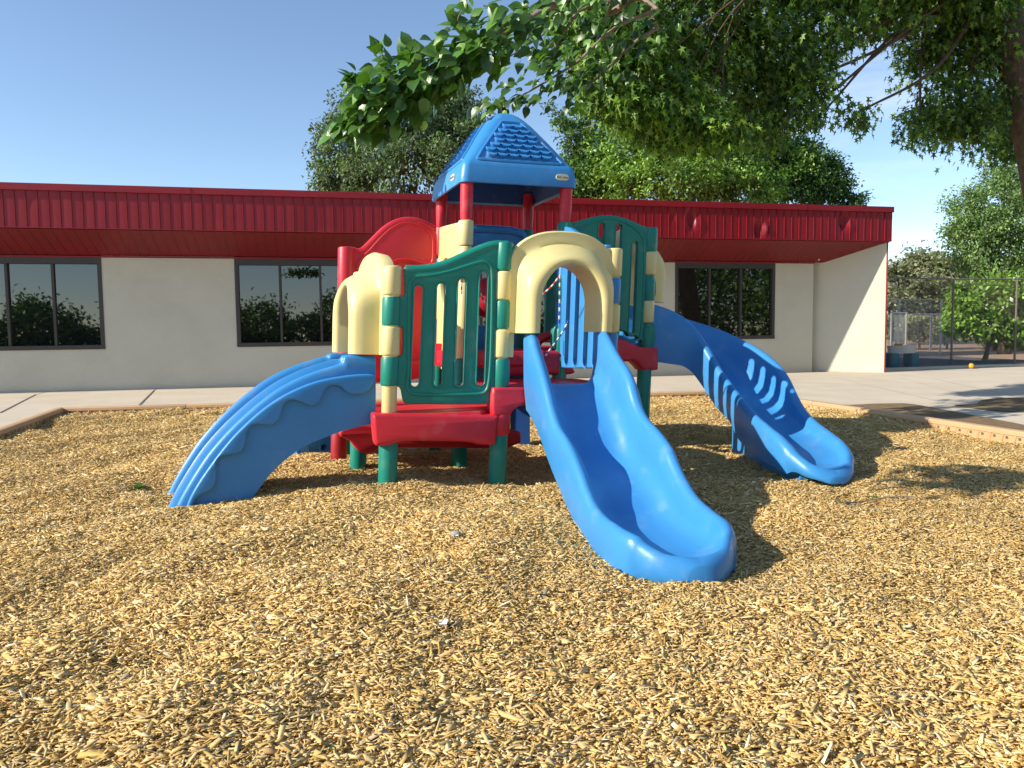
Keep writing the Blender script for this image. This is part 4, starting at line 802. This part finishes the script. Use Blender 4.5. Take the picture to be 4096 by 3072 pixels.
# ------------------------------------------------------------------ foliage
def grid_leaf(rows):   # rows: (x, halfwidth, droop) -> verts, quads
    V = []; Q = []
    for x, h_, dz in rows: V += [(x, -h_, dz+.22*h_), (x, 0, dz), (x, h_, dz+.22*h_)]
    for r in range(len(rows)-1):
        for c in (0, 1): Q.append((r*3+c, r*3+c+1, r*3+c+4, r*3+c+3))
    return np.array(V), np.array(Q)
T_BIG = grid_leaf([(0, .02, 0), (.1, .26, .02), (.3, .36, .02), (.55, .30, -.01), (.78, .15, -.07), (1., .004, -.16)])
T_SMALL = (np.array([(0, 0, 0), (.5, -.24, .06), (1, 0, -.05), (.5, .24, .06)]), np.array([(0, 1, 2, 3)]))
st_ = [(0, .0), (.20, .055), (.12, .34), (.40, .12), (.78, .40), (.66, .09), (1.22, .03), (.66, -.09), (.74, -.42), (.40, -.12), (.10, -.36), (.20, -.055)]
T_MAPLE = (np.array([(x, y, .10*abs(y)-.12*x*x) for x, y in st_]), np.array([tuple(range(12))]))
def leaves(name, C, size, D, Nn, tmpl, pal, m, parent, jit=.25, tone=1.):
    """leaf meshes at C, length direction D, normal Nn"""
    V0, Q = tmpl; n = len(C); D = D/np.linalg.norm(D, axis=1)[:, None]; Nn = Nn-D*(Nn*D).sum(1)[:, None]; Nn /= np.linalg.norm(Nn, axis=1)[:, None]+1e-9; B = np.cross(Nn, D)
    sz = (size*rng.uniform(.65, 1.25, n))[:, None, None]; V = C[:, None]+sz*(D[:, None]*V0[None, :, 0:1]+B[:, None]*V0[None, :, 1:2]+Nn[:, None]*V0[None, :, 2:3])
    k = len(V0); lo = (np.arange(n)[:, None, None]*k+Q[None]).ravel(); pal = np.array(pal); c = pal[rng.integers(0, len(pal), n)]*rng.uniform(1-jit, 1+jit, (n, 1))*tone; c = np.repeat(np.concatenate([c, np.ones((n, 1))], 1), k, 0)
    return np_mesh(name, V.reshape(-1, 3), lo, Q.shape[1], c, m, parent, smooth=(len(Q) > 1))
def rdir(n): v = rng.normal(size=(n, 3)); return v/np.linalg.norm(v, axis=1)[:, None]
def crown_pts(blobs, n, cl=.35, per=26, shell=.55, depthk=1., rag=1.12):
    """blobs: (px, py, Y, rx_px, ry_px). returns leaf positions, outward direction"""
    K = 1/1620.; C0 = np.array([WP(b[0], b[1], b[2]) for b in blobs]); R0 = np.array([(b[3]*b[2]*K, (b[3]+b[4])/2*b[2]*K*depthk, b[4]*b[2]*K) for b in blobs]); vol = R0.prod(1)**.7; pr = vol/vol.sum()
    nc = max(4, n//per); bi = rng.choice(len(blobs), nc, p=pr); u = rdir(nc); r = rng.uniform(shell**3, rag, nc)**(1/3); cc = C0[bi]+R0[bi]*u*r[:, None]
    rs = cl*rng.uniform(.5, 1.4, nc); ci = rng.integers(0, nc, n); off = rdir(n)*(rng.random(n)**.45*rs[ci])[:, None]*.95; off[:, 2] *= .75
    return cc[ci]+off, u[ci], cc, C0, R0, (1+.5*(rng.random(nc)-.5)*2)[ci][:, None]
def tree(name, label, cat, blobs, n, size, tmpl, pal, base, trunk_r, m=LEAF, cl=.35, per=26, shell=.5, bark=BARK, group=None, droop=.3, rag=1.12, lk=.26, limbs=True, twigs=0, jit=.3, fork=.45, via=None):
    t = thing(name, (base[0], base[1], 0), label, cat, group); P, u, cc, C0, R0, tone = crown_pts(blobs, n, cl, per, shell, 1., rag)
    D = rdir(n)*.8+u*.6+np.array([0, 0, -droop]); Nn = rdir(n)*.8+np.array([0, 0, .9])+u*.3
    leaves('crown', P, size, D, Nn, tmpl, pal, m, t, jit, tone)
    b = MB(); base = np.array([base[0], base[1], 0.]); ctr = C0.mean(0); fk = base*(1-fork)+ctr*fork if via is None else np.array(via[-1], float)
    pts = [base+[0, 0, -.1]]+([np.array(v, float) for v in via] if via else [base*.7+fk*.3+[trunk_r*.5, 0, 0], fk]); pts = cr(pts, 5); b.tube(pts, np.linspace(trunk_r*1.15, trunk_r*.75, len(pts)), bark, 12)
    for k in range(len(C0)):
        e_ = C0[k]; mid = (fk+e_)/2+rng.normal(size=3)*.06*np.linalg.norm(e_-fk)+np.array([0, 0, .05*np.linalg.norm(e_-fk)]); q = cr([fk-(fk-base)*.04, mid, e_], 5); b.tube(q, np.linspace(trunk_r*lk, trunk_r*.05, len(q)), bark, 7)
    for k in rng.choice(len(cc), min(len(cc), twigs), replace=False):
        j = np.argmin(np.linalg.norm(C0-cc[k], axis=1)); q = cr([C0[j]+rng.normal(size=3)*.05, (C0[j]+cc[k])/2+rng.normal(size=3)*.12*cl, cc[k]], 4); b.tube(q, np.linspace(trunk_r*.09, trunk_r*.025, len(q)), bark, 5)
    b.build('trunk', t, 60); return t
OLIVE = [(.11, .18, .08), (.15, .23, .11), (.07, .13, .05), (.21, .28, .16), (.14, .15, .07)]; FRESH = [(.16, .28, .05), (.22, .35, .07), (.11, .20, .04), (.28, .42, .09)]; DEEP = [(.035, .085, .018), (.05, .11, .02), (.03, .065, .015), (.075, .14, .025)]
GLOSS = [(.075, .17, .025), (.10, .22, .035), (.05, .12, .018), (.14, .27, .045)]; SHRUB = [(.20, .34, .05), (.13, .25, .035), (.28, .42, .08), (.16, .28, .04)]; GREY = [(.26, .26, .15), (.20, .22, .12), (.31, .30, .19), (.16, .18, .09)]; SAGE = [(.30, .29, .14), (.25, .25, .13), (.36, .33, .17)]
tree('olive_tree', 'greyish green rounded tree behind the red roofline, left of the peaked roof', 'tree', [(870, 250, 26, 95, 75), (770, 320, 26, 80, 75), (960, 250, 27, 75, 65), (880, 370, 25, 130, 60), (735, 350, 26, 50, 60), (1005, 250, 27, 45, 60), (800, 240, 26, 60, 50), (1000, 350, 26, 70, 70), (720, 390, 26, 35, 30), (930, 200, 27, 60, 25)], 54000, .135, T_SMALL, OLIVE, WP(880, 700, 26)[:2], .28, cl=.48, per=75, shell=.1, rag=1.7, twigs=120, droop=.6)
tree('spindly_tree', 'dark spiky young tree just right of the peaked blue roof', 'tree', [(1262, 390, 25, 45, 50), (1290, 330, 25, 30, 50), (1245, 300, 25, 24, 26), (1215, 262, 25, 16, 16), (1190, 235, 25, 9, 12), (1270, 250, 25, 13, 45), (1225, 420, 25, 35, 20), (1300, 400, 25, 35, 50), (1230, 350, 25, 18, 16)], 20000, .13, T_SMALL, [(.10, .19, .05), (.07, .15, .035), (.14, .23, .07)], WP(1290, 700, 25)[:2], .14, cl=.32, per=40, rag=1.6, twigs=50)
tree('elm_tree', 'broad light green tree with bare pale twigs behind the roof, right of the playset', 'tree', [(1370, 330, 24, 70, 75), (1440, 270, 24, 75, 70), (1540, 330, 24, 80, 80), (1620, 290, 25, 70, 70), (1450, 390, 23, 100, 45), (1590, 400, 24, 90, 40), (1690, 370, 25, 55, 60), (1340, 400, 24, 50, 40), (1380, 250, 24, 55, 40)], 62000, .13, T_SMALL, FRESH, WP(1560, 700, 24)[:2], .25, cl=.43, per=70, shell=.1, rag=1.6, bark=BARKL, twigs=90)
tree('locust_tree', 'dark green lacy tree leaning out at the right end of the roofline trees', 'tree', [(1740, 400, 25, 45, 40), (1790, 405, 25, 38, 28), (1835, 432, 25, 24, 10), (1770, 360, 25, 40, 22), (1730, 330, 25, 35, 25), (1815, 375, 25, 15, 12)], 15000, .125, T_SMALL, [(.08, .17, .045), (.06, .13, .035), (.12, .22, .06)], WP(1740, 700, 25)[:2], .14, cl=.38, per=45, rag=1.7, twigs=50)
tree('elm_tree', 'feathery green tree above the fence at the right edge of the photo', 'tree', [(2150, 470, 27, 75, 80), (2195, 390, 27, 55, 45), (2110, 520, 27, 50, 55), (2200, 560, 27, 60, 50), (2085, 455, 27, 28, 40), (2260, 480, 27, 60, 90), (2060, 500, 27, 22, 10), (2130, 580, 27, 50, 30)], 38000, .125, T_SMALL, [(.19, .29, .10), (.26, .36, .14), (.13, .22, .07)], WP(2170, 720, 27)[:2], .2, cl=.45, per=60, shell=.1, rag=1.7, twigs=80)
tree('maple_tree', 'tall shade maple with a dark leaning trunk at the upper right corner', 'tree', [(2000, 130, 11.5, 50, 45), (2075, 225, 11.3, 80, 65), (1985, 275, 11.2, 42, 32), (2095, 110, 11.6, 80, 80), (2080, 300, 11.2, 50, 30), (1935, 20, 10.8, 70, 45), (2080, 10, 11.2, 90, 60), (2190, 250, 12.6, 50, 70), (2200, 60, 12.6, 60, 90), (2160, 315, 12.4, 45, 28), (1760, 40, 10.2, 90, 70), (1650, 130, 10, 85, 80), (1560, 70, 9.7, 90, 80), (1700, 190, 10, 70, 55), (1760, 150, 10.2, 38, 40), (1785, 235, 10.2, 32, 18), (1850, 245, 10.2, 28, 16), (1610, 240, 10, 60, 40), (1500, 170, 9.6, 70, 60), (1430, 80, 9.3, 80, 70), (1500, -60, 9.4, 160, 60), (1750, -70, 10, 180, 70), (2000, -70, 10.8, 200, 70), (1655, 290, 10, 28, 22), (1730, 255, 10, 26, 18)], 38000, .102, T_MAPLE, [(.035, .085, .015), (.055, .12, .02), (.09, .17, .03), (.15, .26, .045), (.22, .34, .055)], (8.25, 11.1), .27, cl=.33, per=24, shell=.15, twigs=60, droop=.9, lk=.13, rag=1.3, via=[(8.05, 11.1, 1.6), (7.72, 11.15, 3.4), (7.33, 11.2, 5.0), (7.0, 11.3, 6.3)])
tree('maple_sunlit_leaves', 'maple foliage coloured lighter yellow green for sunlight, hanging right of the peaked roof', 'tree', [(1330, 210, 8.6, 45, 35), (1400, 240, 8.8, 50, 40), (1290, 150, 8.6, 40, 35), (1370, 130, 8.8, 55, 50), (1460, 210, 9, 45, 45), (1340, 40, 8.8, 60, 60), (1260, 60, 8.6, 40, 45), (1500, 270, 9, 45, 28), (1440, 290, 9, 30, 22), (1560, 290, 9, 35, 22)], 16000, .105, T_MAPLE, [(.19, .32, .05), (.13, .25, .04), (.27, .41, .07), (.07, .15, .025)], (7.4, 8.6), .12, cl=.27, per=14, shell=.2, twigs=14, droop=1.0, jit=.35, lk=.10, via=[(7.3, 8.6, 2.5), (6.2, 8.7, 5.2), (3.4, 8.9, 5.6)])  # separate tree with a paler palette, standing for sunlit leaves of the maple
sh = [('bushy_shrub', 'bright green leafy shrub behind the tall fence with reddish stems', [(2105, 655, 20.5, 50, 45), (2160, 640, 20.5, 60, 45), (2215, 660, 20.5, 60, 60), (2140, 700, 20.3, 55, 28), (2080, 690, 20.5, 32, 35), (2200, 715, 20.3, 45, 30), (2250, 650, 20.8, 60, 70)], 17000, .15)]
for nm, lb, bb_, n_, s_ in sh: tree(nm, lb, 'shrub', bb_, n_, s_, T_SMALL, SHRUB, WP(2125, 700, 20.5)[:2], .07, m=LEAFG, cl=.3, per=30, shell=.55, bark=BARKL, fork=.3)
for (x0, y0, x1, y1) in ((1115, 850, 1200, 710), (1440, 835, 1370, 660), (1490, 855, 1445, 690)):
    pass
far = [([(1945, 625, 44, 42, 35), (1920, 600, 44, 30, 22), (1930, 660, 42, 40, 25)], 'olive green bush just right of the building edge', GREY), ([(1990, 590, 48, 36, 42), (1985, 640, 46, 45, 35)], 'grey green tree with a rounded top above the fence rail', GREY), ([(2050, 610, 46, 42, 50), (2030, 650, 44, 50, 30)], 'dusty olive tree between the grey tree and the bright shrub', GREY), ([(2110, 600, 50, 60, 40)], 'dusty olive tree behind the bright shrub', GREY)]
for bb_, lb, pl in far: tree('background_tree', lb, 'tree', bb_, 9000, .30, T_SMALL, pl, WP(bb_[0][0], 700, bb_[0][2])[:2], .2, cl=.9, per=40, shell=.4, group='dusty trees beyond the fences')
for k, (bb_, lb) in enumerate([([(1985, 712, 33, 38, 22)], 'pale dry bush behind the low chain link fence post'), ([(2045, 712, 34, 32, 26)], 'pale dry bush between the fence post and the bright shrub'), ([(1935, 712, 34, 26, 20)], 'pale dry bush seen through the small wire gate'), ([(2180, 735, 31, 60, 18)], 'grey dry brush low behind the stems of the bright shrub')]): tree('dry_bush', lb, 'bush', bb_, 5000, .16, T_SMALL, SAGE, WP(bb_[0][0], 740, bb_[0][2])[:2], .05, cl=.3, per=25, group='dry bushes beyond the fences', droop=-.8)
# foreground branch of large leaves
mt = thing('mulberry_tree', (4.6, 1.6, 0), 'branch of big glossy leaves hanging over the peaked roof from above', 'tree')
main = cr([WP(1420, -110, 7.15), WP(1300, -50, 6.95), WP(1190, 15, 6.65), WP(1080, 75, 6.35), WP(975, 130, 6.15), WP(870, 190, 5.95), WP(775, 238, 5.8)], 8)
b = MB(); b.tube(cr([(4.6, 1.6, -.1), (4.55, 1.7, 1.5), (4.4, 1.9, 3.0)], 5), .2, BARK, 12); b.build('trunk', mt, 60)
b = MB(); q = np.vstack([cr([(4.4, 1.9, 3.0), (3.4, 3.4, 4.2), (2.2, 5.0, 4.6)], 5), main]); b.tube(q, np.interp(np.arange(len(q)), [0, 11, len(q)-1], [.12, .05, .004]), BARKL, 8)
LP_, LD, LN = [], [], []
def spray(path, n, wid, dn=(-.75, -.1, -.65), s0=0., hang=.0):
    L_ = len(path)-1
    for k in range(n):
        u_ = s0+(1-s0)*rng.random()**.9; i = u_*L_; i0 = min(int(i), L_-1); p = path[i0]+(path[i0+1]-path[i0])*(i-i0); w_ = wid*(1-.35*u_)
        o = np.array([rng.normal(0, .5), rng.normal(0, .6), rng.normal(hang, .55)])*w_; LP_.append(p+o); LD.append(np.array(dn)+rng.normal(size=3)*.38+o/w_*.35); LN.append(np.array([-.25, -.75, .6])+rng.normal(size=3)*.42)
spray(main, 430, .225, s0=.10, hang=-.05); spray(main[24:], 330, .235, s0=0, hang=-.1)
tw = [cr([main[18], WP(1000, 50, 6.45), WP(1003, 12, 6.35)], 6), cr([main[24], WP(905, 130, 6.15), WP(880, 105, 6.05)], 6), cr([main[28], WP(850, 150, 6.05), WP(825, 115, 5.95)], 6), cr([main[34], WP(800, 200, 5.85), WP(765, 165, 5.75)], 6), cr([main[26], WP(900, 200, 6.05), WP(830, 240, 5.95), WP(752, 272, 5.85)], 6)]
for t_ in tw: b.tube(t_, np.linspace(.008, .003, len(t_)), BARKL, 6)
for t_ in tw[:4]: spray(t_, 15, .10, dn=(-.5, -.1, .2), s0=.4)
spray(tw[4], 190, .18, s0=.1, hang=-.1)
leaves('crown', np.array(LP_), .138, np.array(LD), np.array(LN), T_BIG, GLOSS, LEAFG, mt, .25)
P = np.vstack([np.array([-2.15, 2.48, 3.2])+rng.normal(size=(300, 3))*[.28, .15, .07], np.array([-1.70, 2.50, 3.2])+rng.normal(size=(130, 3))*[.2, .09, .05]]); leaves('crown', P, .12, rdir(len(P)), rdir(len(P))+[0, 0, 1.5], T_BIG, GLOSS, LEAFG, mt)  # leaf spray out of frame; its shadow falls on the chips at right
b.tube(cr([(4.4, 1.9, 3.0), (2.0, 1.5, 5.0), (-.8, 2.2, 4.5), (-1.9, 2.42, 3.35), (-2.5, 2.45, 3.2)], 5), np.linspace(.09, .006, 21), BARK, 8)
# smaller farther twigs of the same tree
LP_, LD, LN = [], [], []
tw2 = [cr([WP(1420, 20, 7.4), WP(1330, 60, 7.4), WP(1250, 130, 7.3), WP(1190, 170, 7.2), WP(1110, 215, 7.1), WP(1060, 232, 7.)], 6), cr([WP(1380, -10, 7.6), WP(1260, 20, 7.6), WP(1150, 90, 7.5), WP(1090, 130, 7.4)], 6), cr([WP(1420, 60, 7.6), WP(1360, 100, 7.5), WP(1290, 170, 7.4), WP(1240, 190, 7.3)], 6), cr([WP(1250, 20, 7.6), WP(1200, 100, 7.5), WP(1180, 150, 7.5)], 6)]
for t_, n_, w_ in zip(tw2, (170, 170, 110, 60), (.22, .34, .22, .16)): b.tube(t_, np.linspace(.02, .004, len(t_)), BARKL, 6); spray(t_, n_, w_, s0=0)
b.tube(cr([(4.4, 1.9, 3.0), (4.0, 5.0, 5.3), tw2[1][0], tw2[1][3]], 5), np.linspace(.08, .02, 16), BARKL, 8); b.tube(cr([tw2[1][0], tw2[2][0]], 4), .02, BARKL, 6); b.tube(cr([tw2[1][0], tw2[0][0]], 4), .02, BARKL, 6)
b.build('branches', mt, 60)
leaves('crown', np.array(LP_), .108, np.array(LD), np.array(LN), T_BIG, DEEP+GLOSS, LEAFG, mt, .3)
# unseen trees and a hedge behind the camera, placed for the window reflections
def wtree(name, label, c, r, h, n, size, pal, cl=.8, trunk=.2, group=None):
    t = thing(name, (c[0], c[1], 0), label, 'tree', group); nc = n//40; u = rdir(nc); cc = np.array([c[0], c[1], h-r*1.0])+u*np.array([r, r, r*1.0])*(rng.uniform(.3, 1, nc)**(1/3))[:, None]; ci = rng.integers(0, nc, n); P = cc[ci]+rng.normal(size=(n, 3))*cl*.5
    leaves('crown', P, size, rdir(n), rdir(n)+[0, 0, .8], T_SMALL, pal, LEAF, t, .3); b = MB(); b.tube(cr([(c[0], c[1], -.1), (c[0]+.1, c[1], h*.35), (c[0], c[1]+.1, h*.7)], 4), np.linspace(trunk, trunk*.5, 9), BARK, 10); b.build('trunk', t, 60)
for k, (x, y, r, h) in enumerate([(-31, -20, 4, 7.5), (-24, -23, 3.2, 5.5), (-18, -24, 2.4, 3.8), (-12.5, -23, 2.2, 3.3), (-7, -24, 2.2, 3.5), (-1, -23, 2.2, 3.3), (5, -23, 2.4, 4.0), (11, -22, 3, 5.2), (17, -14, 4, 7.5), (19, -4, 4, 8), (21, 4, 3.6, 7)]):
    wtree('window_reflection_tree', 'tree across the yard, seen only mirrored in the windows', (x, y), r, h, 5200, .32, DEEP+FRESH[:2], group='trees mirrored in the windows')
th = thing('window_reflection_hedge', (-6, -17, 0), 'dark hedge across the yard, seen only mirrored in the windows', 'hedge')
P = np.stack([rng.uniform(-36, 24, 26000), -17+rng.normal(0, .6, 26000), rng.uniform(-.1, 1, 26000)**.8*2.6], 1); P[:, 2] *= .75+.2*np.sin(P[:, 0]*.9); Q_ = np.stack([23+rng.normal(0, .6, 16000), rng.uniform(-17, 14, 16000), rng.uniform(-.1, 5, 16000)], 1); P = np.vstack([P, Q_]); leaves('foliage', P, .34, rdir(len(P)), rdir(len(P))+[0, .4, .6], T_SMALL, DEEP, LEAFG, th, .3)
# ------------------------------------------------------------------ little things on the chips
def H(sx, sy):
    p = G(sx, sy, 0.); return np.array([p[0], p[1], float(hz(p[0], p[1]))+.016])
def sprig(sx, sy, n, s, label):
    c = H(sx, sy); u = rdir(n); u[:, 2] = np.abs(u[:, 2])*.25; P = c+u*[s*.5, s*.5, s*.1]; leaf = leaves('leaf_sprig', P, s*.8, u+[.2, 0, .1], rdir(n)*.35+[0, 0, 1], T_BIG, [(.05, .15, .02), (.09, .2, .03)], LEAFG, None); leaf.name = 'leaf_sprig' if n > 1 else 'fallen_leaf'; tag(leaf, label, 'leaf')
sprig(560, 1960, 9, .075, 'sprig of fresh green leaves lying on the chips left of the arched slide')
sprig(3370, 2016, 1, .10, 'single dark green leaf on the chips below the spiral slide')
sprig(3480, 2008, 1, .05, 'small pale green leaf near the twig below the spiral slide')
sprig(2815, 2710, 1, .04, 'tiny green leaf in front of the straight slide')
sprig(1368, 3040, 1, .035, 'green leaf at the bottom edge of the photo')
c = H(1774, 2532); b = MB(); b.add([c+np.array(v)*.014 for v in ((-1, -.7, .2), (.9, -.9, .3), (1.1, .5, .9), (.1, 1.0, .8), (-.9, .6, .5))]+[c+np.array(v)*.014 for v in ((-1, -.7, .05), (.9, -.9, .15), (1.1, .5, .75), (.1, 1.0, .65), (-.9, .6, .35))], [(0, 1, 2, 3, 4), (9, 8, 7, 6, 5)]+[(i, (i+1) % 5, 5+(i+1) % 5, 5+i) for i in range(5)], WHITE); tag(b.build('paper_scrap', None, None), 'small white scrap of paper lying on the chips in the foreground', 'paper scrap')
c = H(1825, 2195); b = MB(); secs = [[(c[0]+r*1.4*math.cos(a), c[1]+r*math.sin(a), c[2]+z) for a in np.linspace(0, 2*math.pi, 12, endpoint=False)] for z, r in ((-.01, .012), (0, .018), (.01, .016), (.015, .008))]; b.loft(secs, STONE); tag(b.build('pebble', None, 60), 'grey pebble on the chips in front of the low deck', 'pebble')
b = MB(); b.tube([H(x, y)+[0, 0, .01] for x, y in Y6([(760, 1090), (850, 1060), (960, 1043), (1100, 1038), (1230, 1040), (1320, 1050)])], .004, BARKL, 6); tag(b.build('twig', None, 60), 'long thin pale twig lying on the chips below the spiral slide', 'twig')
